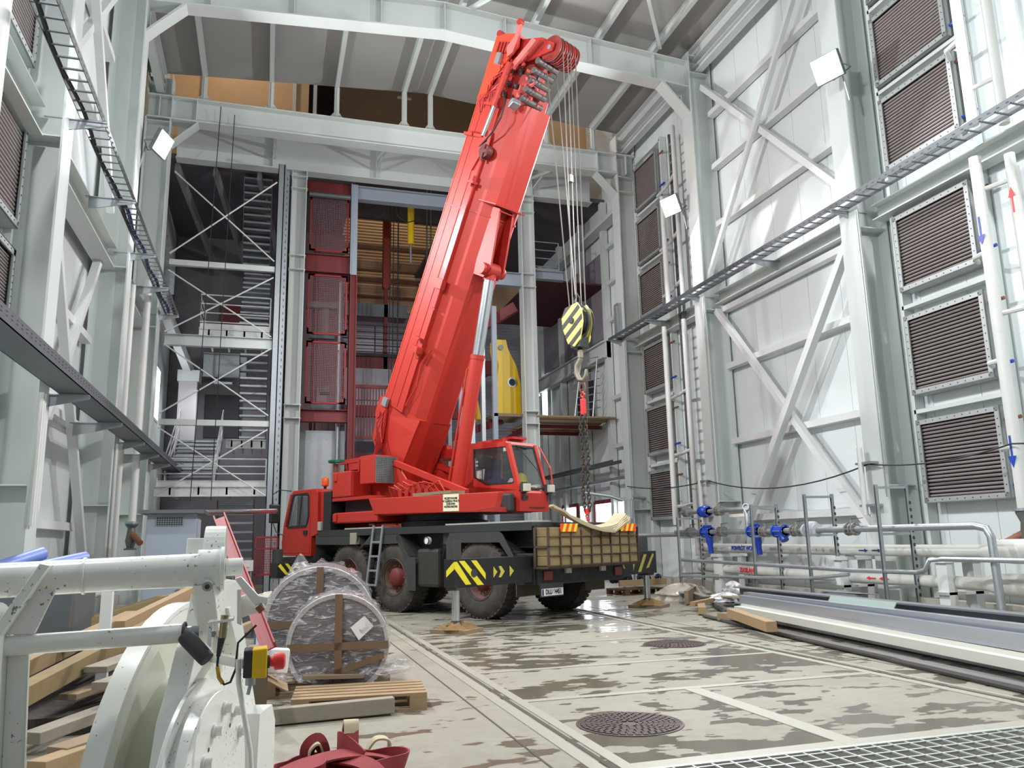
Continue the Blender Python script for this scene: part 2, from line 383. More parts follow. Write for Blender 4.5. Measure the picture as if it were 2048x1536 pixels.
# portal columns
def column(x,y,side,z1,label):  # flange faces the hall
    t=thing('steel_column',label,'column',(x,y,0))
    xi=x; xo=x+side*.65
    MB().box(xi,y-.25,0,xi+side*.03,y+.25,z1).box(xo-side*.03,y-.25,0,xo,y+.25,z1).box(xi+side*.03,y-.01,0,xo-side*.03,y+.01,z1).build('shaft',steel,t)
    mb=MB()
    for z in (2.2,7.0,z1-.6,z1-.1): mb.box(xi+side*.03,y-.24,z,xo-side*.03,y+.24,z+.02)
    mb.build('stiffener',steel,t)
    MB().box(xi-side*.1,y-.35,0,xo+side*.03,y+.35,.04).build('base_plate',steel,t)
    return t
NM={11.75:'nearest',17.3:'second',22.0:'third'}
for y,n in NM.items():
    z1=14.2
    column(10.38,y,1,z1 if y<20 else 12.88,'%s tall grey-green steel column of the right wall'%n)
    column(-2.88,y,-1,z1 if y<20 else 12.88,'%s tall grey-green steel column of the left wall'%n)
for s,n in((1,'right'),(-1,'left')):
    x=10.7 if s>0 else -3.2
    single('column_stub',MB().box(x-.32,21.75,13.62,x-.29,22.25,14.2).box(x+.29,21.75,13.62,x+.32,22.25,14.2).box(x-.3,21.99,13.62,x+.3,22.01,14.2),steel,'short column stub above the %s end of the long girder'%n,'column')
# gable portal girder at y=17.3
def girder(y):
    t=thing('roof_girder','pitched grey steel roof girder crossing the top of the hall in front','girder',(3.75,y,13.2))
    L_=[(-2.9,13.2),(3.75,13.68),(10.4,13.2)]
    for name,dz0,dz1,w in(('web',.0,.72,.02),('bottom_flange',-.03,0,.42),('top_flange',.72,.75,.42)):
        mb=MB()
        for (xa,za),(xb,zb) in((L_[0],L_[1]),(L_[1],L_[2])):
            mb.quadbox([(xa,y-w/2,za+dz0),(xb,y-w/2,zb+dz0),(xb,y+w/2,zb+dz0),(xa,y+w/2,za+dz0),(xa,y-w/2,za+dz1),(xb,y-w/2,zb+dz1),(xb,y+w/2,zb+dz1),(xa,y+w/2,za+dz1)])
        mb.build(name,steel,t)
    mb=MB()
    for x in(-1.6,.2,2.2,3.75,5.3,7.6,9.4):
        z=13.2+.48*(1-abs(x-3.75)/6.65); mb.box(x-.008,y-.2,z,x+.008,y+.2,z+.72)
    mb.build('stiffener',steel,t)
    mb=MB()
    for s in(-1,1):
        x0=-2.9 if s<0 else 10.4; mb.prism([(x0,y-.2,12.45),(x0-s*.75,y-.2,13.26),(x0-s*.75,y-.2,13.22),(x0,y-.2,12.38)],(0,.4,0)); mb.bar((x0,y,12.42),(x0-s*.8,y,13.25),.4,.03,up=(0,0,1))
    mb.build('haunch',steel,t)
girder(17.3); 
# crane-level girder at y=22 with upper purlin posts
t=thing('portal_girder','long straight grey steel girder spanning between the third columns','girder',(4,22,12.9))
MB().box(-3.5,21.79,12.9,10.4,22.21,12.94).box(-3.5,21.79,13.56,11.05,22.21,13.6).build('flanges',steel,t)
MB().box(-3.5,21.99,12.94,11.05,22.01,13.56).build('web',steel,t)
mb=MB()
for x in(-3.2,-2.88,-2.25,9.75,10.4,10.75): mb.box(x-.01,21.8,12.94,x+.01,22.2,13.56)
mb.build('stiffener',steel,t)
mb=MB(); mb.bar((-2.88,22,12.2),(-2.2,22,12.9),.4,.03).bar((10.4,22,12.2),(9.7,22,12.9),.4,.03); mb.build('haunch',steel,t)
# purlins
PX=[-2.1,-.3,1.55,3.55,4.35,6.3,8.1,9.7]
for i,x in enumerate(PX):
    t=thing('roof_purlin',['leftmost','second from left','third from left','fourth from left','fourth from right','third from right','second from right','rightmost'][i]+' grey steel roof purlin running away under the roof panels','purlin',(x,22,13.6))
    z=roofz(x)
    MB().ibeam((x,6,z-.13),(x,22.2,z-.13),.24,.12,.012,.01).build('beam',steel,t)
    MB().box(x-.07,21.94,13.6,x+.07,22.06,z-.2).box(x-.01,21.9,13.6,x+.01,22.2,z-.2).build('post',steel,t)
    MB().prism([(x-.26,22,13.6),(x+.26,22,13.6),(x+.08,22,13.85),(x-.08,22,13.85)],(0,.03,0)).build('foot_plate',steel,t)
# longitudinal eaves beams
for s,n in((1,'right'),(-1,'left')):
    x=10.75 if s>0 else -3.25
    single('eaves_beam',MB().ibeam((x,6,14.25),(x,22.2,14.25),.4,.3,.02,.015),steel,'grey steel eaves beam along the top of the %s wall'%n,'beam')
    single('eaves_beam',MB().ibeam((x-s*.05,6,13.75),(x-s*.05,22.2,13.75),.18,.2,.02,.015),steel,'slim grey steel beam just below the %s eaves beam'%n,'beam')
# roof bracing rods
BR=[((4.3,17.3,14.4),(7.8,11.9,14.25),'from the ridge towards the right'),((9.6,17.1,14.2),(6.0,12,14.4),'crossing over to the ridge side near the right wall'),((3.6,17.1,14.5),(1.2,12.5,14.4),'left of the ridge'),((-2.6,17,14.2),(.2,12.6,14.3),'near the left wall')]
for a,b_,n in BR: single('roof_brace',MB().bar(a,b_,.09,.09),steel,'diagonal grey roof bracing tube '+n,'brace')

# wall rails + braces (right bay between column 1 and 2)
for i,z in enumerate([1.8,3.66,5.54,7.02,9.3,10.9,12.4]):
    single('wall_rail',MB().box(10.86,12.03,z-.07,11.06,17.05,z+.07),steelw,'white horizontal wall rail between nearest and second right columns, %s'%ORD[i],'wall rail','right wall rails')
for i,z in enumerate([1.8,3.66,5.4,7.3,9.6,11.5]):
    single('wall_rail',MB().box(-3.58,12.2,z-.07,-3.4,16.9,z+.07),steelw,'cream horizontal wall rail between nearest and second left columns, %s'%ORD[i],'wall rail','left wall rails')
def brace(a,b_,lab,m=steelw,w=.14): single('wall_brace',MB().bar(a,b_,w,w,up=(1,0,0)),m,lab,'brace')
xb=10.75
brace((xb,17.05,13.2),(xb,12.1,8.0),'upper right wall brace falling from the second column towards the nearest column')
brace((xb-.16,12.6,13.3),(xb-.16,17.2,7.75),'slim upper right wall brace rising from the second column foot towards the roof',w=.11)
brace((xb,17.1,7.0),(xb,12.2,1.2),'lower right wall brace falling from the second column towards the nearest column')
brace((xb-.16,12.05,6.95),(xb-.16,16.7,1.1),'lower right wall brace rising from low pipes up to the nearest column',w=.16)
xb=-3.25
brace((xb,12.2,7.3),(xb,16.9,1.2),'lower left wall brace falling away from the nearest left column')
brace((xb-.12,16.9,7.2),(xb-.12,12.3,1.2),'lower left wall brace rising away to the second left column')
brace((xb,16.9,8.1),(xb,12.2,13.3),'upper left wall brace rising towards the nearest left column')
brace((xb-.12,12.2,8.1),(xb-.12,16.9,13.3),'upper left wall brace rising towards the second left column')
# mid-height wall girder behind the trays
single('wall_girder',MB().ibeam((10.85,12,7.3),(10.85,17.1,7.3),.3,.3,.02,.015),steel,'grey girder under the right cable tray between nearest and second columns','girder')
single('wall_girder',MB().ibeam((10.85,17.5,7.3),(10.85,21.8,7.3),.3,.3,.02,.015),steel,'grey girder under the right cable tray between second and third columns','girder')
single('wall_girder',MB().ibeam((10.85,6,7.3),(10.85,11.5,7.3),.3,.3,.02,.015),steel,'grey girder under the right cable tray in front of the nearest column','girder')
single('wall_girder',MB().ibeam((-3.3,12,7.2),(-3.3,17.1,7.2),.45,.35,.02,.015),steel,'deep grey girder under the upper left tray between nearest and second columns','girder')
single('wall_girder',MB().ibeam((-3.3,6,7.2),(-3.3,11.5,7.2),.45,.35,.02,.015),steel,'deep grey girder under the upper left tray before the nearest column','girder')
single('wall_girder',MB().ibeam((-3.3,17.5,7.2),(-3.3,21.8,7.2),.45,.35,.02,.015),steel,'deep grey girder under the upper left tray beyond the second column','girder')

# heater units
def heater(x,y0,y1,z0,z1,side,label,group,cap=red):
    t=thing('heater_unit',label,'heater',((x),(y0+y1)/2,z0),group=group)
    f=.09; xo=x+side*.28
    MB().box(x,y0,z0,x+side*.025,y0+f,z1).box(x,y1-f,z0,x+side*.025,y1,z1).box(x,y0,z0,x+side*.025,y1,z0+f).box(x,y0,z1-f,x+side*.025,y1,z1)\
      .box(x,y0,z0,xo,y0+.012,z1).box(x,y1-.012,z0,xo,y1,z1).box(x,y0,z1-.012,xo,y1,z1).box(x,y0,z0,xo,y1,z0+.012).build('frame',galvf,t)
    mb=MB(); n=20; h=(z1-z0-2*f)/n
    for i in range(n):
        z=z0+f+h*(i+.5); mb.tube((x+side*.07,y0+.03,z),(x+side*.07,y1-.03,z),h*.37,8)
    o=mb.build('finned_tube_bank',fin,t,smooth=True); 
    MB().box(x+side*.12,y0+.02,z0+.02,x+side*.14,y1-.02,z1-.02).build('backing',dark,t)
    mb=MB()
    for i in range(11):
        y=y0+.08+(y1-y0-.16)*i/10
        for z in(z0+f/2,z1-f/2): mb.box(x-side*.006,y-.008,z-.008,x,y+.008,z+.008)
        zz=z0+.08+(z1-z0-.16)*i/10
        for y_ in(y0+f/2,y1-f/2): mb.box(x-side*.006,y_-.008,zz-.008,x,y_+.008,zz+.008)
    mb.build('bolts',dark,t)
    s=side
    MB().tube((x+s*.1,y0,z1-.22),(x+s*.1,y0-.28,z1-.22),.03,8).build('inlet_pipe',rust,t)
    MB().tube((x+s*.1,y0,z0+.2),(x+s*.1,y0-.28,z0+.2),.03,8).build('outlet_pipe',blue,t)
    return t
galvf=mat('heater_frame',(168,172,172),.45,.4,.1,8)
ZR=[(1.87,3.30),(3.74,5.2),(5.62,7.06),(7.97,9.45),(9.68,11.2),(11.45,12.95)]
h0=None
for bank,(y0,y1,side,x,nm) in enumerate([(9.45,11.13,1,10.78,'before the nearest right column'),(19.9,21.45,1,10.78,'between second and third right columns'),(9.95,11.5,-1,-3.3,'before the nearest left column')]):
    for i,(z0,z1) in enumerate(ZR if bank!=2 else [(4.2,5.3),(5.6,7.05),(7.97,9.45),(9.68,11.2)]):
        lab='louvred heater unit %s, %s of its stack'%(nm,ORD[i])
        if i==0: h0=heater(x,y0,y1,z0,z1,side,lab,'heater units')
        elif bank==2 and i==1: h0=heater(x,y0,y1,z0,z1,side,lab,'heater units')
        else: dup(h0,(x,(y0+y1)/2,z0),lab)
    mb=MB()
    for y in(y0-.1,y1+.1): mb.box(x+side*.1,y-.04,.3,x+side*.3,y+.04,13.2)
    for z0,z1 in ZR: mb.box(x+side*.1,y0-.1,z1+.13,x+side*.28,y1+.1,z1+.2)
    single('heater_rack',mb,steel,'grey rack of posts and rails carrying the heaters '+nm,'rack')
# vertical steel pipes by the heaters
def vpipe(x,y,z0,z1,r,lab,m=pipew,grp=None):
    t=thing('riser_pipe',lab,'pipe',(x,y,z0),group=grp)
    MB().tube((x,y,z0),(x,y,z1),r,16).build('pipe',m,t,smooth=True)
    return t
p=vpipe(10.45,8.97,1.7,7.15,.085,'thick white riser pipe with blue down arrow beside the right heaters, below the tray')
mb=MB().prism([(10.362,9.04,2.45),(10.362,8.90,2.45),(10.362,8.97,2.28)],(-.004,0,0)).box(10.358,8.955,2.45,10.362,8.985,2.75); mb.build('flow_arrow',blue,p)['label']='blue arrow pointing down'
mb=MB().prism([(10.362,9.04,5.85),(10.362,8.90,5.85),(10.362,8.97,5.7)],(-.004,0,0)).box(10.358,8.955,5.85,10.362,8.985,6.15); mb.build('flow_arrow',blue,p)
MB().lathe((10.45,8.97,1.66),(0,0,1),[(.085,0),(.15,.0),(.15,.04),(.085,.04)],20).build('flange',galv,p)
MB().lathe((10.45,8.97,1.05),(0,0,1),[(.06,0),(.13,.0),(.13,.03),(.08,.05),(.1,.2),(.07,.45),(.12,.58),(.12,.62)],16).build('strainer_valve',mat('valve_grey_green',(96,104,98),.5,.3,.2,10,dirt=.3,dirtc=(110,60,40)),p,smooth=True)
MB().tube((10.45,8.97,1.35),(10.3,9.25,1.18),.07,12).lathe((10.3,9.25,1.18),(-.15,.28,-.17),[(.1,0),(.1,.03)],12).build('strainer_leg',rust,p,smooth=True)
vpipe(10.5,8.95,7.7,12.9,.085,'thick white riser pipe beside the right heaters, above the tray')
p=vpipe(10.6,8.5,4.0,7.0,.075,'white riser pipe with red up arrow beside the right heaters')
MB().prism([(10.522,8.56,6.3),(10.522,8.44,6.3),(10.522,8.5,6.45)],(-.004,0,0)).box(10.518,8.487,6.05,10.522,8.513,6.3).build('flow_arrow',redstop,p)['label']='red arrow pointing up'
vpipe(10.6,8.5,7.5,12.9,.075,'second white riser pipe beside the right heaters, above the tray')
vpipe(10.5,8.08,7.6,12.9,.085,'white riser pipe at the right picture edge, above the tray')
for i,z in enumerate([2.6,3.9,5.6,7.75,9.2,10.6]):
    single('pipe_stub',MB().path([(10.45,8.97,z),(10.5,9.25,z),(10.75,9.42,z)],.04,8),pipew,'short white branch pipe from riser to right heaters, %s'%ORD[i],'pipe',smooth=True)
for i,z in enumerate([4.6,6.6,8.3,10.0]):
    single('pipe_stub',MB().path([(10.6,8.5,z),(10.55,8.7,z),(10.5,8.9,z)],.04,8),pipew,'short white link between two right riser pipes, %s'%ORD[i],'pipe',smooth=True)
vpipe(10.35,19.18,1.7,7.1,.07,'white riser pipe beside the far right heaters, below the tray, further from wall')
vpipe(10.35,18.86,7.6,10.8,.07,'white riser pipe beside the far right heaters, above the tray, with hooked top')
vpipe(10.5,18.35,.9,7.1,.07,'white riser pipe close to the second right column, below the tray')
vpipe(10.5,18.3,7.6,12.7,.07,'white riser pipe close to the second right column, above the tray')
mb=MB().box(10.7,18.66,1.4,10.76,18.72,12.8).box(10.7,18.9,1.4,10.76,18.96,12.8)
for i in range(40): mb.box(10.7,18.72,1.5+i*.28,10.74,18.9,1.56+i*.28)
single('strut_rail',mb,galvd,'perforated strut rail with pipe clamps behind the far right risers','rail')
for i,z in enumerate([2.2,3.6,5.2,8.2,9.6,11.3]):
    single('pipe_stub',MB().path([(10.5,18.35,z),(10.6,18.7,z+.02),(10.7,19.2,z),(10.75,19.85,z)],.045,8),pipew,'short white branch pipe to the far right heaters, %s'%ORD[i],'pipe',smooth=True)
# left pipes
vpipe(-3.12,9.5,4.1,8.2,.09,'thick white riser pipe at the left picture edge')
p=vpipe(-3.0,20.7,2.0,7.9,.085,'white riser pipe beside the far left column')
MB().lathe((-3.0,20.7,1.95),(0,0,1),[(.085,0),(.15,.0),(.15,.04),(.085,.04)],20).build('flange',galv,p)
MB().lathe((-3.0,20.7,1.35),(0,0,1),[(.06,0),(.14,.0),(.14,.03),(.08,.05),(.12,.2),(.1,.35),(.08,.5),(.14,.57),(.14,.6)],16).build('strainer_valve',MATS['valve_grey_green'],p,smooth=True)
MB().tube((-3,20.7,1.75),(-2.75,20.4,1.5),.07,12).build('strainer_leg',rust,p,smooth=True)
vpipe(-3.1,19.2,1.2,7.3,.06,'slim white riser pipe between second and third left columns')
vpipe(-2.98,17.75,1.5,4.2,.05,'short white conduit with clips below the lower left tray')
vpipe(-2.95,12.15,1.9,3.5,.05,'short white conduit on the nearest left column')

# cable trays
def tray(x,y0,y1,z,label,w=.3,side=1,n=60):
    t=thing('cable_tray',label,'cable tray',(x,(y0+y1)/2,z))
    MB().box(x-w/2,y0,z,x-w/2+.01,y1,z+.11).box(x+w/2-.01,y0,z,x+w/2,y1,z+.11).build('side_rail',galvd,t)
    mb=MB()
    st=(y1-y0)/n
    for i in range(n): mb.box(x-w/2,y0+i*st,z+.005,x+w/2,y0+i*st+.035,z+.02)
    mb.build('rung',galvd,t)
    mb=MB(); y=y0+.05
    while y<y1: mb.box(x-side*(w/2+.002),y,z+.05,x-side*(w/2),y+.05,z+.062); y+=.16
    mb.build('slot_row',dark,t)
    return t
t=tray(10.2,6.3,22.3,7.42,'long perforated cable tray along the right wall')
tl=tray(-2.6,7,22.4,7.43,'upper ladder cable tray with blue and black cables on the left wall',.3,-1,58)
MB().path([(-2.66+.03*math.sin(y*3),y,7.47) for y in [14+i*.4 for i in range(21)]],.035,6).build('cable_bundle',cableb,tl)['label']='dark blue cable bundle'
MB().path([(-2.7+.03*math.sin(y*2.3),y,7.46) for y in [7+i*.5 for i in range(20)]],.03,6).build('cable_bundle',cable,tl)['label']='black cable bundle'
t=thing('cable_tray','lower closed cable tray with dark underside on the left wall','cable tray',(-2.6,16,3.5))
MB().box(-2.42,7,3.5,-2.41,25.5,3.66).box(-2.79,7,3.5,-2.78,25.5,3.66).box(-2.79,7,3.5,-2.41,25.5,3.51).build('trough',galvd,t)
mb=MB(); y=7.1
while y<25: mb.box(-2.41,y,3.57,-2.407,y+.05,3.58); mb.box(-2.41,y,3.61,-2.407,y+.05,3.62); y+=.17
mb.build('slot_row',dark,t)
for x,s,z,ys,nm in [(10.2,1,7.4,(11.75,14.5,17.3,19.6,22),'right tray'),(-2.6,-1,7.4,(11.75,14.5,17.3,19.6,22),'upper left tray'),(-2.6,-1,3.48,(12.1,14.8,17.5,19.8,22.1),'lower left tray')]:
    for j,y in enumerate(ys):
        single('tray_bracket',MB().prism([(x-s*.2,y,z),(x+s*.55,y,z),(x+s*.55,y,z-.22),(x-s*.2,y,z-.05)],(0,.02,0)).box(x-s*.2,y-.03,z-.01,x+s*.6,y+.05,z+.005),galv,'small triangular bracket under the %s, %s from the camera'%(nm,['nearest','second','third','fourth','fifth'][j]),'bracket')
# floodlights
def flood(x,y,z,s,label,dy=-.3,e=1400):
    t=thing('floodlight',label,'lamp',(x,y,z))
    d=V(-s*.85,dy,-.40).normalized(); c=V(x,y,z)
    MB().bar(c,c-d*.1,.56,.5).build('housing',galvd,t,bevel=.01)
    MB().bar(c+d*.012,c,.52,.46).build('lens',lampm,t)['label']='glowing white lens'
    MB().path([c+V(s*.05,.24,0),c+V(s*.35,.24,-.05),c+V(s*.35,-.24,-.05),c+V(s*.05,-.24,0)],.012,6).build('bracket',galvd,t)
    MB().tube(c+V(s*.35,0,-.05),c+V(s*.45,0,-.6),.02,8).build('arm',galv,t)
    l=bpy.data.lights.new('flood','AREA'); l.shape='RECTANGLE'; l.size=.42; l.size_y=.36; l.energy=e; l.spread=PI; l.color=(.97,.98,1)
    lo=bpy.data.objects.new('lamp_light',l); COL.objects.link(lo); lo.parent=t
    q=d.to_track_quat('-Z','Y'); lo.location=d*.03; lo.rotation_euler=q.to_euler()
flood(9.95,17.7,10.0,1,'bright white floodlight on the second right column')
flood(9.85,11.3,10.05,1,'bright white floodlight on the nearest right column')
flood(-2.45,17.6,10.05,-1,'bright white floodlight on the second left column')
flood(-2.45,11.3,10.05,-1,'white floodlight on the nearest left column above the picture')
flood(9.85,3.5,9.2,1,'white floodlight on the right wall behind the photographer',dy=.55,e=1300)
flood(-2.45,3.5,9.2,-1,'white floodlight on the left wall behind the photographer',dy=.55,e=1000)
# ================= MOBILE CRANE (local frame: x towards its rear, y away from the camera, z up) =================
TH=math.radians(29); CR=thing('mobile_crane','large red mobile crane with raised telescopic boom parked inside the hall','crane',(3.75,14.59,0),math.atan2(-math.cos(TH),math.sin(TH)))
CM=Matrix.Translation((3.75,14.59,0))@Matrix.Rotation(CR.rotation_euler.z,4,'Z')
def cp(name,mb,m,parent=None,label=None,**k):
    o=mb.build(name,m,parent if parent else CR,local=True,**k)
    if label: o['label']=label
    return o
# chassis
ch=cp('chassis',MB().box(-6.3,.75,.75,1.3,1.75,1.35).box(-5.3,.35,1.25,1.4,2.15,1.62),black)
cp('deck',MB().box(-5.28,-.02,1.62,1.42,2.52,1.70),mat('deck_grey',(52,57,57),.6,0,.15,4,dirt=.3),bevel=.01)
cp('deck_runner',MB().box(-.9,.02,1.70,1.42,.5,1.73).box(-4.3,.02,1.70,-2.9,.4,1.73),mat('runner_grey',(168,168,158),.7,.0,.1,5,dirt=.3),label='pale grey deck strip')
cp('deck_edge',MB().box(-5.28,-.035,1.56,1.42,-.02,1.70),mat('edge_black',(46,50,50),.5,0,.1,4,dirt=.3))
# wheels
def wheel(x,y,s):
    r=.70; w=.42; y0=y if s<0 else y-w
    prof=[(.34,.02),(.40,.0),(.55,-.015),(.63,.01),(r-.012,.05),(r,.09),(r,w-.09),(r-.012,w-.05),(.63,w-.01),(.55,w+.015),(.40,w),(.34,w-.02)]
    wh=cp('tyre',MB().lathe((x,y0,r),(0,1,0),prof+[prof[0]],48,cap=False),rubber,smooth=True)
    mb=MB()
    for i in range(44):
        a=2*PI*i/44
        for k_,(ya,yb) in enumerate(((.03,w/2-.02),(w/2+.02,w-.03))):
            aa=a+(.07 if k_ else 0); c=V(x+math.cos(aa)*(r+.004),y0,r+math.sin(aa)*(r+.004)); rad=V(math.cos(aa),0,math.sin(aa)); t=V(-math.sin(aa),0,math.cos(aa))
            P=[c+t*u_+V(0,yy,0)+rad*h for h in(-.02,.006) for u_,yy in((-.03,ya),(.03,ya),(.03,yb),(-.03,yb))]; mb.quadbox(P)
    cp('tread_lugs',mb,rubber,wh)
    q=1 if s<0 else -1; o=y if s<0 else y
    f=lambda d:(o+q*d)
    rim=cp('rim',MB().lathe((x,o,r),(0,q,0),[(.375,-.005),(.385,.01),(.35,.03),(.33,.06),(.30,.15),(.26,.17),(.2,.16),(.1,.16)],36,cap=False),mat('rim_red_brown',(104,74,64),.7,.1,.2,9,dirt=.6,dirtc=(76,66,58)),wh,smooth=True)
    cp('hub',MB().lathe((x,o,r),(0,q,0),[(.21,.15),(.19,.13),(.175,.05),(.15,.02),(.07,.0),(.0,-.01)],28,cap=False),mat('hub_red',(116,42,38),.65,0,.2,7,dirt=.6,dirtc=(74,56,50)),rim,smooth=True)
    mb=MB()
    for i in range(10):
        a=2*PI*i/10; mb.tube((x+.235*math.cos(a),o+q*.09,r+.235*math.sin(a)),(x+.235*math.cos(a),o+q*.14,r+.235*math.sin(a)),.014,6)
    cp('wheel_nuts',mb,rust,rim)
for x in(.05,-2.5,-4.12):
    wheel(x,.0,-1); wheel(x,2.5,1)
    cp('axle',MB().tube((x,.4,.7),(x,2.1,.7),.1,12),black)
# fenders
def fender(p,y0=-.02,y1=.55):
    mb=MB()
    for (xa,za),(xb,zb) in zip(p[:-1],p[1:]): mb.quadbox([(xa,y0,za),(xb,y0,zb),(xb,y1,zb),(xa,y1,za),(xa,y0,za+.02),(xb,y0,zb+.02),(xb,y1,zb+.02),(xa,y1,za+.02)])
    return mb
for yy in((-.02,.55),(1.95,2.52)):
    cp('fender',fender([(-.95,1.1),(-.82,1.37),(-.70,1.58),(.34,1.58),(.62,1.36),(.95,1.0)],*yy),grime)
    cp('fender',fender([(-3.6,1.3),(-3.2,1.56),(-2.3,1.56),(-1.92,1.1),(-1.9,.5)],*yy),grime)
    cp('fender',fender([(-5.42,.75),(-5.38,1.4),(-5.2,1.58),(-3.72,1.58),(-3.6,1.3)],*yy),grime)
cp('fender_skirt',MB().plate([(-.82,1.37),(-.70,1.6),(.34,1.6),(.62,1.36)],-.03,-.01).plate([(-5.38,1.38),(-5.38,1.6),(-3.72,1.6),(-3.76,1.36)],-.03,-.01).plate([(-3.54,1.36),(-3.2,1.6),(-2.3,1.6),(-2.2,1.38)],-.03,-.01).plate([(-2.3,1.56),(-1.95,1.1),(-1.75,1.1),(-1.75,.45),(-1.98,.45),(-2.02,.95),(-2.4,1.5)],-.03,-.01).plate([(.35,1.6),(.62,1.36),(.95,.98),(1.0,1.0),(1.0,1.08),(.7,1.5),(.55,1.6)],-.03,-.01),grime)
cp('mudflap',MB().box(-4.95,.0,.3,-4.93,.5,.8).box(.98,.0,.42,1.0,.62,.98).box(.98,1.9,.42,1.0,2.5,.98),mat('mudflap_olive',(90,86,70),.8,0,.15,6))
cp('fuel_tank',MB().box(-1.78,.02,.52,-1.12,.6,1.26),mat('tank_dark',(56,56,52),.5,.1,.15,4,dirt=.5),bevel=.06)
cp('air_tank',MB().tube((-1.05,.15,1.35),(-.95,.6,1.35),.12,14),black)
gz=cp('gauge',MB().tube((-1.42,-.02,1.42),(-1.42,.05,1.42),.075,20),whitep,label='round white pressure gauge')
cp('dial_ring',MB().lathe((-1.42,-.02,1.42),(0,-1,0),[(.066,0),(.08,0),(.08,.012),(.066,.012)],20,cap=False),dark,gz)
cp('valve_box',MB().box(-3.98,-.06,1.37,-3.75,.05,1.62),mat('box_beige',(150,146,130),.6,0,.1,5,dirt=.2),bevel=.01)
cp('battery_box',MB().box(-1.0,.05,1.35,-.72,.6,1.6),grime)
# ladder
mb=MB(); mb.bar((-3.12,-.05,1.76),(-3.22,-.14,.52),.05,.03,up=(0,1,0)).bar((-2.80,-.05,1.76),(-2.90,-.14,.52),.05,.03,up=(0,1,0))
for i in range(4):
    f=.28+.235*i; mb.bar((-3.12-.1*f,-.05-.09*f,1.76-1.24*f),(-2.80-.1*f,-.05-.09*f,1.76-1.24*f),.03,.04)
cp('ladder',mb,galv,label='short grey access ladder')
# carrier cab
cab=cp('carrier_cab',MB().plate([(-6.95,1.14),(-6.98,1.45),(-6.92,1.82),(-5.40,1.82),(-5.40,1.62),(-5.66,1.56),(-5.66,1.12)],.02,2.45).plate([(-6.62,2.57),(-6.5,2.68),(-5.5,2.68),(-5.42,2.6),(-5.42,2.57)],.02,2.45)
 .plate([(-5.80,1.80),(-5.40,1.80),(-5.42,2.60),(-5.82,2.60)],.02,.10).plate([(-5.80,1.80),(-5.40,1.80),(-5.42,2.60),(-5.82,2.60)],2.37,2.45).bar((-6.88,.07,1.8),(-6.60,.07,2.6),.10,.10,up=(1,0,0)).bar((-6.88,2.40,1.8),(-6.60,2.40,2.6),.10,.10,up=(1,0,0)).box(-5.5,.1,1.8,-5.45,.9,2.6).box(-5.5,1.7,1.8,-5.45,2.4,2.6),red,bevel=.012)
cp('cab_seat',MB().box(-6.1,.4,1.75,-5.65,.9,1.9).plate([(-5.7,1.9),(-5.6,2.4),(-5.52,2.4),(-5.56,1.9)],.4,.9),dark,cab,bevel=.03)
cp('steering_wheel',MB().path([(-6.45+.05*math.sin(t),.62+.2*math.cos(t),2.0+.19*math.sin(t)) for t in [2*PI*i/20 for i in range(20)]],.012,6,closed=True).tube((-6.45,.62,2.0),(-6.6,.62,1.75),.02,8),blackp,cab)
wp=[(-6.70,1.81),(-6.53,2.50),(-6.45,2.57),(-5.86,2.58),(-5.80,2.52),(-5.78,2.08),(-5.85,1.85),(-5.9,1.82)]
cp('door_window',MB().plate(wp,.008,.018),glass,cab); 
def rim_of(poly,y,w,name,m,par):
    cx_=sum(p[0] for p in poly)/len(poly); cz_=sum(p[1] for p in poly)/len(poly); mb=MB(); n=len(poly)
    for i in range(n):
        (xa,za),(xb,zb)=poly[i],poly[(i+1)%n]; mb.bar((xa,y,za),(xb,y,zb),.014,w,up=(0,1,0) if False else (0,0,1) if abs(zb-za)<abs(xb-xa) else (1,0,0))
    return cp(name,mb,m,par)
rim_of(wp,.01,.05,'window_seal',blackp,cab)
cp('window_bar',MB().bar((-6.18,.005,1.82),(-6.08,.005,2.58),.012,.04,up=(1,0,0)),blackp,cab)
cp('door_handle',MB().box(-5.98,-.005,1.62,-5.82,.02,1.72),blackp,cab)
cp('door_line',MB().box(-5.72,.012,1.15,-5.71,.02,2.62).box(-6.9,.012,1.2,-5.71,.02,1.21),redd,cab)
cp('windscreen',MB().quadbox([(-6.95,.2,1.85),(-6.93,.2,1.85),(-6.93,2.3,1.85),(-6.95,2.3,1.85),(-6.66,.2,2.55),(-6.64,.2,2.55),(-6.64,2.3,2.55),(-6.66,2.3,2.55)]),glass,cab)
mir=cp('mirror',MB().box(-7.12,-.28,1.92,-7.02,-.02,2.38),blackp,cab,bevel=.03)
cp('mirror_arm',MB().path([(-7.05,-.2,2.36),(-7.08,-.2,2.62),(-6.9,-.12,2.72),(-6.6,.02,2.68)],.012,6).path([(-7.05,-.2,1.95),(-6.95,-.15,1.7),(-6.8,.0,1.6)],.012,6),blackp,mir)
cp('front_bumper',MB().box(-7.05,.0,.78,-6.2,2.5,1.1),black,bevel=.02)
cp('cab_floor',MB().box(-6.3,.1,.75,-5.3,2.4,1.14),black)
bc=cp('beacon',MB().lathe((-5.55,.3,2.74),(0,0,1),[(.06,0),(.085,.02),(.09,.12),(.075,.2),(.03,.225),(0,.23)],16,cap=False),orange,smooth=True,label='orange warning beacon')
cp('beacon_base',MB().tube((-5.55,.3,2.66),(-5.55,.3,2.75),.035,8),black,bc)
cp('cab_rear_box',MB().box(-5.45,.1,1.7,-5.0,1.2,2.62),red,bevel=.02)
cp('side_lamp',MB().box(-5.28,-.06,1.7,-5.16,.02,1.9),mat('lamp_dim',(170,165,160),.3),bevel=.01)
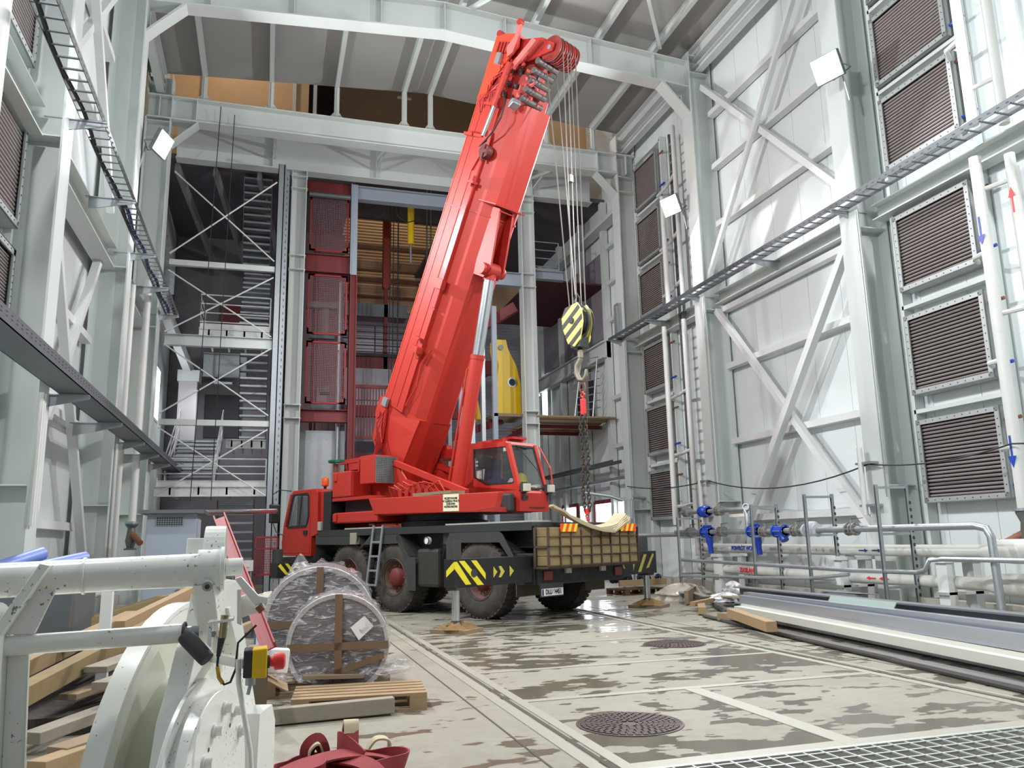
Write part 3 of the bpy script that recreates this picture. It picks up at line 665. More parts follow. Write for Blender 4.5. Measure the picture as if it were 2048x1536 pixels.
cp('exhaust_stack',MB().box(-5.12,-.02,1.68,-4.82,.42,2.58),mat('stack_black',(30,32,34),.5,0,.2,5),bevel=.02)
cp('exhaust_pipe',MB().tube((-4.92,.16,2.56),(-4.92,.16,3.22),.06,16),rust,smooth=True,label='rusty exhaust pipe')
# outriggers
def stripes(xf,y0,y1,z0,z1,d,par,flip):
    mb=MB(); n=3
    for i in range(n):
        a=y0+(y1-y0)*(i/n); sl=(y1-y0)*.34*(1 if not flip else -1); w=(y1-y0)*.13
        mb.prism([(xf,a,z1),(xf,a+w,z1),(xf,a+w+sl,z0),(xf,a+sl,z0)],(d,0,0))
    return cp('hazard_stripes',mb,yellow,par)
def outrigger(x0,x1,ya,yb,jy,z0=.68,z1=1.12,lab=None):
    bm_=cp('outrigger_beam',MB().box(x0,ya,z0,x1,yb,z1),blackp if False else mat('outrigger_black',(24,24,25),.42,0,.15,3,dirt=.15,dirtc=(90,84,74)),label=lab,bevel=.006)
    xm=(x0+x1)/2
    cp('jack_housing',MB().box(xm-.19,jy-.03,z1-.05,xm-.03,jy+.15,z1+.30).box(xm-.12,jy-.1,z0-.04,xm+.12,jy+.1,z0),grime,bm_)
    cp('jack_leg',MB().tube((xm,jy,.1),(xm,jy,z0),.065,20),chrome,bm_,smooth=True)
    cp('jack_foot',MB().lathe((xm,jy,.06),(0,0,1),[(.16,0),(.16,.05),(.08,.07),(.07,.12)],16),grime,bm_)
    return bm_
b1=outrigger(1.16,1.40,-1.82,.3,-1.68,lab='extended near rear outrigger beam')
mb=MB(); 
def st(pts,xf=1.401): mb.prism([(xf,y,z) for y,z in pts],(.004,0,0))
st([(-1.82,1.08),(-1.76,1.08),(-1.46,.72),(-1.58,.72),(-1.82,.98)]); st([(-1.72,1.09),(-1.60,1.09),(-1.18,.70),(-1.32,.70)]); st([(-1.46,1.09),(-1.34,1.09),(-1.14,.88),(-1.14,.78)])
mb.prism([(1.40,-1.824,1.08),(1.40,-1.824,.96),(1.22,-1.824,.84),(1.22,-1.824,.94)],(0,.003,0))
cp('hazard_stripes',mb,yellow,b1)
mb=MB(); st([(-.96,.98),(-.87,.89),(-.96,.80)]); st([(-.84,.98),(-.78,.98),(-.70,.89),(-.78,.80),(-.84,.80),(-.79,.89)]) ; st([(-.58,.98),(-.48,.89),(-.58,.80)])
cp('arrow_marks',mb,mat('mark_dull_yellow',(190,180,70),.6),b1)
cp('lift_hole',MB().tube((1.40,-1.4,.89),(1.409,-1.4,.89),.065,16),vdark,b1)
b2=outrigger(1.06,1.40,2.3,3.74,3.60,lab='extended far rear outrigger beam')
mb=MB(); st([(2.92,.75),(2.92,.9),(3.06,1.08),(3.12,1.08),(2.98,.88)]); st([(3.08,.72),(3.18,.72),(3.40,1.06),(3.30,1.06)]); st([(3.36,.78),(3.46,.80),(3.66,1.05),(3.60,1.07)])
st([(2.42,.89),(2.5,.98),(2.5,.8)]); st([(2.54,.89),(2.62,.98),(2.66,.98),(2.60,.89),(2.66,.8),(2.62,.8)])
cp('hazard_stripes',mb,mat('dirty_yellow',(170,156,70),.6,0,.2,8),b2)
cp('outrigger_box',MB().box(1.02,.0,.62,1.42,2.5,1.16),black,bevel=.01)
b3=outrigger(-5.75,-5.45,-.95,.3,-.86,.70,1.0,'near front outrigger beam')
mb=MB(); st([(-.93,.93),(-.87,.98),(-.66,.74),(-.74,.74)],-5.449); st([(-.76,.98),(-.68,.98),(-.44,.72),(-.54,.72)],-5.449); st([(-.54,.98),(-.46,.98),(-.26,.76),(-.3,.72)],-5.449); cp('hazard_stripes',mb,yellow,b3)
# rear lights, plate
cp('rear_bumper',MB().box(1.42,.05,.62,1.47,2.5,.93),black,bevel=.008)
for y in(.18,2.2): cp('tail_lamp',MB().box(1.47,y,.70,1.50,y+.22,.86),mat('lamp_red_brown',(140,50,34),.3,0,.2,12),label='red and amber tail lamp',bevel=.01)
for y in(.75,1.75): cp('work_lamp',MB().box(1.47,y,.80,1.52,y+.14,.93),mat('lamp_pale',(190,190,170),.3),label='small square reversing lamp')
pl=cp('number_plate',MB().box(1.475,.12,.44,1.485,.68,.56),whitep); cp('plate_bracket',MB().box(1.45,.1,.42,1.475,.7,.66),dark,pl)
text('DLU 64451',blackp,'plate_lettering',pl,basis((1.486,.425,.5),(0,1,0),(0,0,1))@Matrix.Diagonal((.78,1,1,1)),.115)
cp('plate_band',MB().box(1.4853,.125,.445,1.487,.165,.555),cableb,pl)
# rack for timbers
mb=MB().box(1.45,-.02,.90,1.80,2.57,.94).box(1.78,-.02,.90,1.80,2.57,.96).box(1.45,-.03,.93,1.5,-.005,1.6).box(1.76,-.03,.93,1.80,-.005,1.6).box(1.45,-.03,1.25,1.80,-.005,1.29).box(1.45,2.575,.93,1.80,2.59,1.6).box(1.45,.0,.93,1.47,2.57,1.62)
for i in range(9): y=.28+i*.285; mb.box(1.795,y-.012,.93,1.812,y+.012,1.55)
for i in range(3): z=1.12+i*.16; mb.box(1.795,.0,z-.008,1.81,2.55,z+.008)
cp('timber_rack',mb,mat('rack_brown',(70,58,44),.7,0,.2,6))
for y in(.0,1.98):
    o=cp('warning_board',MB().box(1.815,y+.27 if y<1 else y,1.52,1.83,y+.72 if y<1 else y+.50,1.66),mat('board_orange',(228,74,34),.4),label='orange board with yellow chevrons')
    mb=MB(); a0=.3 if y<1 else 1.98
    for i in range(3): a=a0+i*.15; mb.prism([(1.831,a,1.52),(1.831,a+.07,1.52),(1.831,a+.13,1.66),(1.831,a+.06,1.66)],(.003,0,0))
    cp('chevrons',mb,yellow,o)
# superstructure
cp('turntable',MB().lathe((-2.3,1.25,1.66),(0,0,1),[(.95,0),(.95,.16),(.85,.18),(.85,.3)],40),black,smooth=True)
cp('slew_platform',MB().box(-4.7,.1,1.96,-.7,2.3,2.06).box(-4.0,.35,2.1,-.95,1.55,2.3),redd,bevel=.01)
cw=cp('counterweight',MB().plate([(-4.80,2.42),(-4.80,3.0),(-4.1,3.0),(-4.1,2.42)],.0,2.5),red,bevel=.03,label='upper counterweight block')
cp('counterweight',MB().box(-4.78,.0,2.34,-3.3,2.5,2.41),redd)
cp('counterweight',MB().box(-4.75,.02,1.84,-3.1,2.5,2.08),red,bevel=.03,label='lower counterweight slab')
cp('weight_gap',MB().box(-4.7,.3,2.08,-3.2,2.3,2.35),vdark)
cp('lift_lug',MB().box(-4.72,-.03,2.78,-4.6,.02,2.98).box(-4.72,-.03,1.87,-4.6,.03,2.06),red,bevel=.02)
cp('platform_rail',MB().bar((-5.0,.35,3.26),(-3.8,.35,3.28),.06,.1).bar((-4.7,.35,3.02),(-4.75,.35,3.25),.05,.05).box(-4.6,.3,3.05,-3.8,.9,3.2).bar((-4.1,.25,3.0),(-4.1,.25,3.26),.05,.05),redd)
tp=cp('tap_wheel',MB().lathe((-4.9,.1,3.24),(0,0,1),[(.0,0),(.13,.02),(.14,.05),(.05,.08)],12,cap=False).box(-5.05,.05,3.24,-4.6,.2,3.29),green,label='green fitting on top of exhaust')
# oil cooler
oc=cp('oil_cooler',MB().box(-3.86,.1,2.68,-3.33,.72,3.30),red,bevel=.01)
cp('cooler_core',MB().box(-3.33,.14,2.70,-3.325,.70,3.26),mat('cooler_green',(70,96,90),.6),oc)
mb=MB()
for i in range(15): y=.13+.575*i/14; mb.box(-3.322,y-.003,2.69,-3.312,y+.003,3.27)
for i in range(16): z=2.69+.58*i/15; mb.box(-3.316,.13,z-.003,-3.306,.705,z+.003)
cp('grille',mb,galv,oc)
# side box with the notice
sb=cp('side_box',MB().plate([(-3.40,2.34),(.60,2.27),(.50,1.97),(-.1,1.93),(-3.18,1.99)],.0,.13),red,bevel=.015,label='long red side box carrying the notice')
nb=cp('notice',MB().plate([(-.93,1.97),(-.93,2.30),(-.48,2.29),(-.48,1.96)],-.012,.0),mat('notice_cream',(228,222,190),.6,0,.05,5),sb)
text('PRZEBYWANIE\nW ZASIĘGU PRACY\nŻURAWIA\nWZBRONIONE',blackp,'notice_lettering',nb,basis((-.705,-.013,2.13),(1,0,-.02),(.02,0,1)),.056)
cp('box_top_plate',MB().box(-1.9,.02,2.31,-.75,.40,2.37),woodo,label='wooden board on the side box')
# superstructure side plates
for y in(.62,1.9):
    cp('side_plate',MB().plate([(-4.5,2.1),(-4.5,3.05),(-4.05,3.35),(-3.3,3.2),(-2.9,2.75),(-1.3,2.3),(-.95,2.2),(-.95,2.05)],y,y+.05),red)
    cp('side_strut',MB().bar((-3.3,y+.02,3.14),(-.95,y+.02,2.36),.1,.12),red)
cp('winch_housing',MB().tube((-4.2,.75,2.65),(-4.2,1.85,2.65),.33,24),redd,smooth=True)
mb=MB(); random.seed(3)
for i in range(9):
    x=-3.2+i*.17; mb.path([(x,.5,2.36),(x+.05*random.uniform(-1,1),.42,2.5+random.uniform(0,.18)),(x+.25,.45,2.55+random.uniform(-.1,.1)),(x+.4,.5,2.38)],.018,6)
cp('hydraulic_hoses',mb,red)
mb=MB()
for i in range(5): mb.box(-2.9+i*.22,.42,2.36,-2.78+i*.22,.55,2.5); mb.tube((-2.84+i*.22,.48,2.5),(-2.84+i*.22,.48,2.58),.03,8)
cp('valve_block',mb,redd)
cp('walkway_rail',MB().box(-3.6,1.95,3.3,-2.0,2.5,3.5).box(-3.3,2.0,3.5,-3.1,2.15,3.62).box(-2.7,2.0,3.5,-2.3,2.2,3.58),redd)
cp('walkway_frame',MB().prism([(-3.6,1.95,3.3),(-3.4,1.95,3.3),(-2.0,1.95,2.6),(-2.0,1.95,2.4),(-3.6,1.95,2.9)],(0,.05,0)),red)
# operator cab
oy0,oy1=1.72,2.62
A=[(-2.26,2.05),(-2.26,2.60),(-2.12,3.45),(-2.02,3.52),(-.90,3.46),(-.80,3.40),(-.50,2.36),(-.52,1.98)]
W1=[(-1.88,3.40),(-.93,3.37),(-.88,3.33),(-.66,2.60),(-.72,2.57),(-1.5,2.58),(-1.86,2.76)]
oc_=cp('operator_cab',MB().plate([(-2.26,1.98),(-2.26,2.60),(-1.86,2.56),(-.55,2.42),(-.50,2.36),(-.52,1.98)],oy0,oy1)
   .plate([(-2.2,3.44),(-2.02,3.52),(-.90,3.47),(-.82,3.40)],oy0,oy1)
   .plate([(-2.26,2.55),(-2.14,3.46),(-1.9,3.46),(-1.9,2.55)],oy0,oy0+.05).plate([(-2.26,2.55),(-2.14,3.46),(-1.9,3.46),(-1.9,2.55)],oy1-.05,oy1)
   .plate([(-2.26,2.5),(-1.86,2.76),(-1.5,2.58),(-.66,2.58),(-.55,2.42),(-2.2,2.4)],oy0,oy0+.04)
   .bar((-.86,oy0+.04,3.42),(-.55,oy0+.04,2.4),.09,.09,up=(1,0,0)).bar((-.86,oy1-.04,3.42),(-.55,oy1-.04,2.4),.08,.08,up=(1,0,0)).bar((-1.95,oy0+.02,3.42),(-.88,oy0+.02,3.40),.05,.08).bar((-1.95,oy1-.02,3.42),(-.88,oy1-.02,3.40),.05,.08),red)
cp('side_window',MB().plate(W1,oy0+.012,oy0+.022),glass,oc_); rim_of(W1,oy0+.005,.035,'window_seal',blackp,oc_)
cp('side_window',MB().plate(W1,oy1-.022,oy1-.012),glass,oc_)
WS=[(-.84,oy0+.1,3.38),(-.84,oy1-.1,3.38),(-.56,oy1-.06,2.46),(-.56,oy0+.06,2.46)]
cp('windscreen',MB().prism(WS,(.012,0,.004)),glass,oc_)
mb=MB()
for i in range(4): mb.bar(V(*WS[i])+V(.012,0,0),V(*WS[(i+1)%4])+V(.012,0,0),.035,.02,up=(1,0,.3))
cp('windscreen_seal',mb,blackp,oc_)
cp('wiper',MB().bar((-.80,2.0,3.36),(-.62,2.42,2.85),.015,.015).bar((-.82,1.95,3.38),(-.8,2.3,3.34),.04,.02),blackp,oc_)
cp('roof_hatch',MB().box(-1.9,1.85,3.5,-1.1,2.5,3.56).box(-1.3,2.0,3.55,-.95,2.45,3.6),redd,oc_)
st_=cp('seat',MB().box(-1.8,1.95,2.5,-1.35,2.35,2.72).plate([(-1.85,2.6),(-1.75,3.15),(-1.62,3.18),(-1.68,2.6)],1.95,2.35),mat('seat_blue',(46,54,110),.8),oc_,bevel=.03)
cp('operator_interior',MB().box(-1.84,1.78,2.95,-1.55,1.95,3.2).plate([(-1.5,2.55),(-1.45,2.85),(-1.2,2.85),(-1.1,2.55)],2.3,2.5),dark,oc_,bevel=.02)
cp('document_sheet',MB().box(-1.82,1.738,2.72,-1.66,1.745,2.9).box(-.98,1.738,3.26,-.90,1.745,3.34).box(-1.84,1.738,3.0,-1.77,1.745,3.04).box(-1.84,1.738,3.08,-1.77,1.745,3.12),whitep,oc_)
cp('paper_heap',MB().prism([(-1.2,1.9,2.44),(-.8,1.9,2.44),(-.85,1.95,2.6),(-1.0,1.95,2.7)],(0,.1,0)).sphere((-.68,2.3,2.48),.12,.14,.06).sphere((-.72,2.5,2.5),.09,.1,.07),whitep,oc_)
hat=MB().lathe((-.95,2.25,2.62),(0,0,1),[(.16,0),(.15,.02),(.13,.03),(.125,.1),(.09,.17),(.03,.2),(0,.2)],20,cap=False); hat.v=[tuple(CM@V(v)) for v in hat.v]; single('hard_hat',hat,mat('hat_yellow',(216,214,40),.4),'yellow hard hat lying behind the windscreen of the operator cab','helmet',smooth=True)
cp('lower_front_panel',MB().box(-.50,1.78,2.22,-.48,1.95,2.30).box(-.50,2.0,2.06,-.485,2.5,2.07),blackp,oc_)
for y in(1.82,2.58): 
    o=cp('work_lamp',MB().box(-.46,y-.07,2.38,-.36,y+.09,2.54),mat('lamp_pale',(190,190,170),.3),oc_,label='square white work lamp',bevel=.012); cp('lamp_shell',MB().box(-.52,y-.08,2.37,-.44,y+.1,2.55).tube((-.48,y,2.2),(-.48,y,2.4),.015,6),dark,o)
cp('cab_mirror',MB().box(-1.02,1.52,1.96,-.60,1.68,2.36),mat('mirror_shell',(52,54,56),.6,0,.1,10),bevel=.05)
cp('cab_mirror_holes',MB().tube((-.95,1.515,2.05),(-.95,1.52,2.05),.02,8).tube((-.68,1.515,2.05),(-.68,1.52,2.05),.02,8).tube((-.82,1.515,2.27),(-.82,1.52,2.27),.02,8),vdark)
cp('cab_handrail',MB().path([(-.80,2.68,3.40),(-.5,2.7,2.9),(-.42,2.68,2.4)],.02,8),redd,oc_)
# boom
th2=math.radians(62.3); D=V(math.cos(th2),0,math.sin(th2)); Nn=V(math.sin(th2),0,-math.cos(th2)); B0=V(-4.04,0,4.69)
def bp_(t,n,v): p=B0+D*t+Nn*n; return V(p.x,v,p.z)
SEC=[(.09,.82),(.62,.82),(.86,.80),(.86,.88),(1.14,.98),(1.36,1.14),(1.40,1.45),(1.40,1.80),(1.32,1.90),(.86,1.92),(.09,1.92)]
def ring(t,s=1,sec=SEC,cn=.65,cv=1.36): return [bp_(t,cn+(n-cn)*s,cv+(v-cv)*s) for n,v in sec]
boom=cp('boom_base_section',MB().loft([ring(0),ring(7.25)]),red,label='base section of the telescopic boom')
# boom foot: tapering ears to the pivot
cp('boom_foot',MB().loft([[bp_(-1.9,n,v) for n,v in((.80,.95),(1.28,.95),(1.28,1.85),(.80,1.85))],[bp_(-.95,n,v) for n,v in((.42,.86),(1.33,.9),(1.33,1.88),(.42,1.9))],[bp_(-.3,n,v) for n,v in((.16,.83),(1.37,.92),(1.37,1.88),(.16,1.9))],[bp_(.02,n,v) for n,v in((.09,.82),(1.38,.95),(1.38,1.88),(.09,1.9))]]),red,boom)
cp('foot_ears',MB().prism([bp_(t,n,.76) for t,n in((.1,-.02),(-.3,-.04),(-.55,.1),(-.9,.15),(-1.05,.35),(-.8,.5),(-.2,.35),(.05,.2))],(0,.06,0)),red,boom)
cp('pivot_pin',MB().tube(bp_(-.32,.12,.72),bp_(-.32,.12,.76),.09,16).tube(bp_(-.85,.3,.70),bp_(-.85,.3,.76),.06,12),redd,boom)
cp('junction_box',MB().bar(bp_(.02,.22,.72),bp_(.02,.22,.8),.17,.2,up=D),galv,boom,label='small grey junction box')
mb=MB(); 
for i in range(5): mb.path([bp_(-.15-.1*i,.3,.76),bp_(-.5-.08*i,.25+.1*i,.68),bp_(-.9,.4+.06*i,.72),bp_(-1.2-.05*i,.35,.8)],.016,6)
cp('foot_hoses',mb,redd,boom)
# side weld seam, cover strip, rail
cp('weld_seam',MB().bar(bp_(.05,.30,.816),bp_(7.2,.30,.816),.008,.012,up=Nn).bar(bp_(.05,.60,.814),bp_(7.2,.60,.814),.01,.03,up=Nn),redd,boom)
cp('top_plate_edge',MB().bar(bp_(0,.085,.84),bp_(7.25,.085,.84),.06,.02,up=Nn),mat('boom_edge_lit_orange',(232,86,56),.35,0,.03,3),boom)  # brighter orange paints in the light on the boom's top edge
cp('cover_rail',MB().bar(bp_(2.5,.80,.78),bp_(6.0,.80,.78),.03,.16,up=Nn),mat('cover_pinkish',(206,72,72),.25,0,.05,3,coat=.4),boom,label='glossy cover strip')
cp('cover_rail',MB().bar(bp_(1.3,.80,.78),bp_(2.45,.80,.78),.03,.16,up=Nn),red,boom)
cp('jib_bracket',MB().prism([bp_(1.5,.7,.70),bp_(1.75,.7,.62),bp_(1.75,.95,.62),bp_(1.45,.9,.72)],D*.05).bar(bp_(1.5,.72,.68),bp_(1.5,.95,.68),.14,.18,up=D).box(0,0,0,.001,.001,.001) if False else MB().bar(bp_(1.5,.70,.70),bp_(1.5,.98,.66),.16,.14,up=D).bar(bp_(1.75,.66,.66),bp_(1.75,.9,.66),.12,.04,up=D),red,boom)
cp('jib_bracket',MB().bar(bp_(3.05,.66,.74),bp_(3.05,.98,.74),.12,.22,up=D),red,boom)
cp('jib_bracket',MB().bar(bp_(5.35,.74,.72),bp_(5.35,.98,.72),.14,.05,up=D).bar(bp_(5.5,.9,.72),bp_(5.25,.9,.72),.1,.04,up=Nn),redd,boom)
for t_,n_ in((6.35,.1),(6.35,.45),(7.05,.48)): cp('boom_clip',MB().bar(bp_(t_,n_,.74),bp_(t_,n_+.3,.74),.1,.06,up=D),red,boom)
cp('hose_drum',MB().tube(bp_(6.05,.95,.70),bp_(6.05,.95,.84),.15,16).bar(bp_(6.05,.8,.72),bp_(6.05,1.1,.68),.05,.08,up=D).bar(bp_(6.2,.95,.7),bp_(5.85,.95,.7),.05,.06,up=Nn),mat('drum_dark_red',(92,40,38),.6,.2,.3,12),boom)
cp('collar',MB().loft([ring(4.75,1.03),ring(4.79,1.03)]),redd,boom)
for y_ in(1.12,1.52): cp('cylinder_bracket',MB().prism([bp_(t,n,y_) for t,n in((5.0,1.3),(4.0,1.3),(3.5,1.38),(3.5,1.72),(3.75,1.84),(4.2,1.74),(5.0,1.55))],(0,.05,0)),redd,boom)
cp('bracket_web',MB().bar(bp_(4.95,1.3,1.34),bp_(4.95,1.58,1.34),.45,.03,up=D),redd,boom)
cp('bracket_pin',MB().tube(bp_(3.68,1.66,1.02),bp_(3.68,1.66,1.68),.13,20),red,boom,smooth=True)
cp('collar_flange',MB().bar(bp_(5.05,1.0,1.36),bp_(5.05,1.62,1.36),.9,.03,up=D),redd,boom)
cp('side_flat_bar',MB().path([bp_(.2,.95,.78),bp_(.7,1.08,.8),bp_(1.2,1.0,.8),bp_(1.6,1.1,.86)],.02,6),red,boom)
for t_,n_ in((2.85,.06),): cp('side_hole',MB().tube(bp_(t_,n_,.81),bp_(t_,n_,.818),.03,12),vdark,boom)
# lift cylinder
c0=V(-2.02,1.33,2.45); c1=V(*bp_(3.68,1.66,1.33)); dd=(c1-c0).normalized()
lc=cp('lift_cylinder',MB().tube(c0,c0+dd*2.95,.15,28),red,smooth=True); cp('cylinder_gland',MB().tube(c0+dd*2.9,c0+dd*3.0,.16,28),redd,lc,smooth=True)
rd=cp('piston_rod',MB().tube(c0+dd*2.95,c1-dd*.2,.125,28),chrome,lc,smooth=True,label='polished silver piston rod')
cp('rod_head',MB().tube(c1-dd*.22,c1-dd*.1,.14,24).tube(c1-V(0,.16,0),c1+V(0,.16,0),.17,20),redd,lc,smooth=True)
cp('cylinder_pipe',MB().tube(c0+V(-.12,-.14,.1),c0+dd*2.7+V(-.12,-.14,0),.025,8),red,lc)
# telescoping inner section ends
sec2=[(n*.86+.09,1.36+(v-1.36)*.84) for n,v in SEC]
ins=cp('inner_boom_section',MB().loft([ring(7.2,1,sec2),ring(7.5,1,sec2)]),redd); 
sec3=[(n*.72+.18,1.36+(v-1.36)*.7) for n,v in SEC]; cp('inner_boom_section',MB().loft([ring(7.2,1,sec3),ring(7.85,1,sec3)]),redd)
sec4=[(n*.6+.24,1.36+(v-1.36)*.58) for n,v in SEC]; cp('inner_boom_section',MB().loft([ring(7.2,1,sec4),ring(8.3,1,sec4)]),redd)
for tt,s_ in((7.25,1.0),(7.5,.88),(7.83,.75)):
    mb=MB()
    for i in range(4): mb.tube(bp_(tt,.75+i*.14,.95+i*.12),bp_(tt+.12,.8+i*.14,.9+i*.12),.06,10)
    cp('pad_blocks',mb,mat('pad_dark',(84,66,62),.6,.1,.2,9),ins)
# boom head
hd=cp('boom_head',MB().prism([bp_(t,n,.86) for t,n in((7.15,-.02),(8.55,-.02),(8.62,.3),(8.62,.72),(8.35,.8),(7.95,.52),(7.55,.3),(7.2,.28))],(0,.04,0)).prism([bp_(t,n,1.82) for t,n in((7.15,-.02),(8.55,-.02),(8.62,.3),(8.62,.72),(8.35,.8),(7.95,.52),(7.55,.3),(7.2,.28))],(0,.04,0)).prism([bp_(t,n,.9) for t,n in((7.2,0),(8.55,0),(8.55,.04),(7.2,.04))],(0,.92,0)).prism([bp_(t,n,.9) for t,n in((8.56,.0),(8.62,.3),(8.62,.68),(8.57,.68),(8.56,.3))],(0,.92,0)),mat('head_orange_red',(224,70,42),.35,0,.04,2,coat=.2))
cp('head_sheave_plates',MB().prism([bp_(t,n,1.0) for t,n in((8.1,.5),(8.55,.6),(8.62,1.3),(8.52,1.72),(8.36,1.72),(8.2,1.3),(7.95,.6))],(0,.04,0)).prism([bp_(t,n,1.7) for t,n in((8.1,.5),(8.55,.6),(8.62,1.3),(8.52,1.72),(8.36,1.72),(8.2,1.3),(7.95,.6))],(0,.04,0)),redd,hd)
for i in range(5):
    v=1.1+i*.13; o=cp('sheave',MB().lathe(bp_(8.42,1.62,v-.04),(0,1,0),[(.05,0),(.22,0),(.27,-.01),(.27,.01),(.235,.03),(.235,.05),(.27,.07),(.27,.09),(.22,.08),(.05,.08)],28,cap=False),redd if i%2 else mat('sheave_dark_red',(140,44,38),.5,0,.15,8),hd,smooth=True)
    cp('sheave_rim',MB().lathe(bp_(8.42,1.62,v-.04),(0,1,0),[(.272,.0),(.28,0),(.28,.01),(.272,.01)],28,cap=False),rope,o)
cp('sheave_axle',MB().tube(bp_(8.42,1.62,.98),bp_(8.42,1.62,1.78),.05,12),galv,hd)
for i in range(5): cp('guide_roller',MB().tube(bp_(8.1-.2*i,1.5-.03*i,.9),bp_(8.1-.2*i,1.5-.03*i,1.5),.07,10),mat('roller_dark',(92,84,82),.5,.3,.2,12,dirt=.3),hd,smooth=True)
cp('head_bracket',MB().prism([bp_(t,n,.80) for t,n in((8.1,.62),(8.3,.5),(8.55,.66),(8.85,.62),(8.85,.72),(8.5,.78),(8.2,.75))],(0,.06,0)),mat('bracket_pink',(224,110,104),.35,0,.06,4),hd)
cp('head_bracket',MB().prism([bp_(t,n,.78) for t,n in((7.85,.95),(7.98,.88),(8.4,1.18),(8.52,1.26),(8.46,1.4),(8.32,1.3))],(0,.06,0)),MATS['bracket_pink'],hd)
cp('head_lugs',MB().tube(bp_(8.62,.02,.86),bp_(8.62,.02,1.0),.07,14).tube(bp_(8.85,.67,.78),bp_(8.85,.67,.88),.07,14),redd,hd)
cp('switch_box',MB().bar(bp_(8.05,.36,.76),bp_(8.05,.36,.85),.14,.24,up=D),galv,hd,label='grey switch box')
mb=MB()
for i in range(4): mb.tube(bp_(8.42,.2+i*.1,.82),bp_(8.18,.2+i*.1,.82),.03,8)
cp('bolt_row',mb,redd,hd)
cp('telescoping_strut',MB().tube(bp_(7.95,.86,.74),bp_(7.0,.84,.70),.08,16),red,hd,smooth=True); o=cp('strut_rod',MB().tube(bp_(7.05,.84,.70),bp_(6.35,.8,.68),.052,16),chrome,hd,smooth=True,label='silver strut rod')
cp('strut_anchor',MB().prism([bp_(t,n,.72) for t,n in((6.45,.66),(6.5,.9),(6.2,.95),(5.6,.72),(5.9,.66))],(0,.08,0)),red,boom)
cp('looped_hose',MB().path([bp_(7.35,.95,.72),bp_(7.1,1.18,.68),bp_(6.8,1.22,.66),bp_(6.5,1.12,.66),bp_(6.3,.95,.68),bp_(6.1,.7,.74)],.02,8),cable,boom)
mb=MB(); random.seed(11)
for i in range(14):
    t=7.35+random.random()*.7; n=.3+random.random()*.5; mb.path([bp_(t,n,.80),bp_(t-.2,n+.25*random.random(),.72),bp_(t-.35,n-.1,.76),bp_(t-.6,n-.2*random.random(),.80)],.014,5)
cp('head_hoses',mb,redd,hd)
mb=MB(); random.seed(12)
for i in range(20):
    c=bp_(7.3+random.random()*1.0,1.0+random.random()*.5,.85+random.random()*.5); mb.bar(c,c+V(random.uniform(-.12,.12),random.uniform(-.06,.06),random.uniform(-.12,.12)),.05,.06)
cp('head_fittings',mb,mat('fitting_pink',(206,96,92),.45,.1,.25,12),hd)
cp('boom_lamp',MB().bar(bp_(7.18,1.28,.82),bp_(7.08,1.36,.80),.2,.2,up=D),galv,boom,label='grey square lamp under the boom head',bevel=.015)
cp('side_tape',MB().prism([bp_(7.2,-.0,.81),bp_(6.95,.3,.805),bp_(6.6,.62,.8),bp_(7.15,.66,.8)],(0,.012,0)),red,boom)
# ropes to hook block
hx,hy=1.50,1.36
sh=V(*bp_(8.42,1.62,1.3))
mb=MB()
for dx,dy,top in((-.33,-.1,bp_(8.0,1.45,1.1)),(-.30,.22,bp_(8.0,1.45,1.5)),(.02,-.2,None),(.04,-.02,None),(.22,.1,None),(.24,.3,None)):
    tp_=V(sh.x+.24,1.3+dy*.8,sh.z-.02) if top is None else top
    if top is not None: tp_=V(sh.x-.28,1.3+dy,sh.z-.1)
    mb.tube(tp_,(1.52+dx*.35,1.3+dy*.6,5.75),.012,6)
cp('hoist_ropes',mb,rope)
cp('rope_clamp',MB().box(sh.x+.18,1.2,8.4,sh.x+.26,1.3,8.55),rope)
# hook block (separate thing)
def W(x,y,z): return CM@V(x,y,z)
hb=thing('hook_block','yellow and black striped crane hook block hanging from ropes','hook block',W(1.55,1.33,4.3),CR.rotation_euler.z)
def hp(name,mb,m,par=None,**k):
    mb.v=[tuple(V(v)-V(1.55,1.33,4.3)) for v in mb.v]; return mb.build(name,m,par or hb,local=True,**k)
bx=1.55
def blk(y,w=.015,dx=0): return MB().prism([(bx+a,y,z) for a,z in((-.20,5.80),(.10,5.86),(.20,5.70),(.22,5.45),(.14,5.12),(.0,5.0),(-.16,5.08),(-.28,5.40),(-.30,5.62))],(0,w,0))
for y in(1.16,1.44): 
    o=hp('cheek_plate',blk(y,.03),mat('block_yellow',(216,202,110),.5,0,.1,6,dirt=.2))
PLT=[(bx+a,z) for a,z in((-.20,5.80),(.10,5.86),(.20,5.70),(.22,5.45),(.14,5.12),(.0,5.0),(-.16,5.08),(-.28,5.40),(-.30,5.62))]
def clip(P,nx,nz,d,keep):
    out=[]
    for i in range(len(P)):
        p,q=P[i],P[(i+1)%len(P)]; fp=(p[0]*nx+p[1]*nz-d)*keep; fq=(q[0]*nx+q[1]*nz-d)*keep
        if fp>=0: out.append(p)
        if fp*fq<0: t=fp/(fp-fq); out.append((p[0]+(q[0]-p[0])*t,p[1]+(q[1]-p[1])*t))
    return out
mb=MB(); sx,sz=-.64,.77
for k_ in range(4):
    dd_=bx*sx+5.0*sz+.06+k_*.2; P=clip(clip(PLT,sx,sz,dd_,1),sx,sz,dd_+.085,-1)
    if len(P)>2: mb.prism([(x,1.155,z) for x,z in P],(0,.004,0))
hp('black_stripes',mb,blackp)
hp('sheaves',MB().lathe((bx-.05,1.2,5.52),(0,1,0),[(.05,0),(.24,0),(.25,.03),(.21,.06),(.25,.09),(.25,.12),(.21,.15),(.25,.18),(.25,.22),(.05,.22)],28,cap=False),blackp,smooth=True)
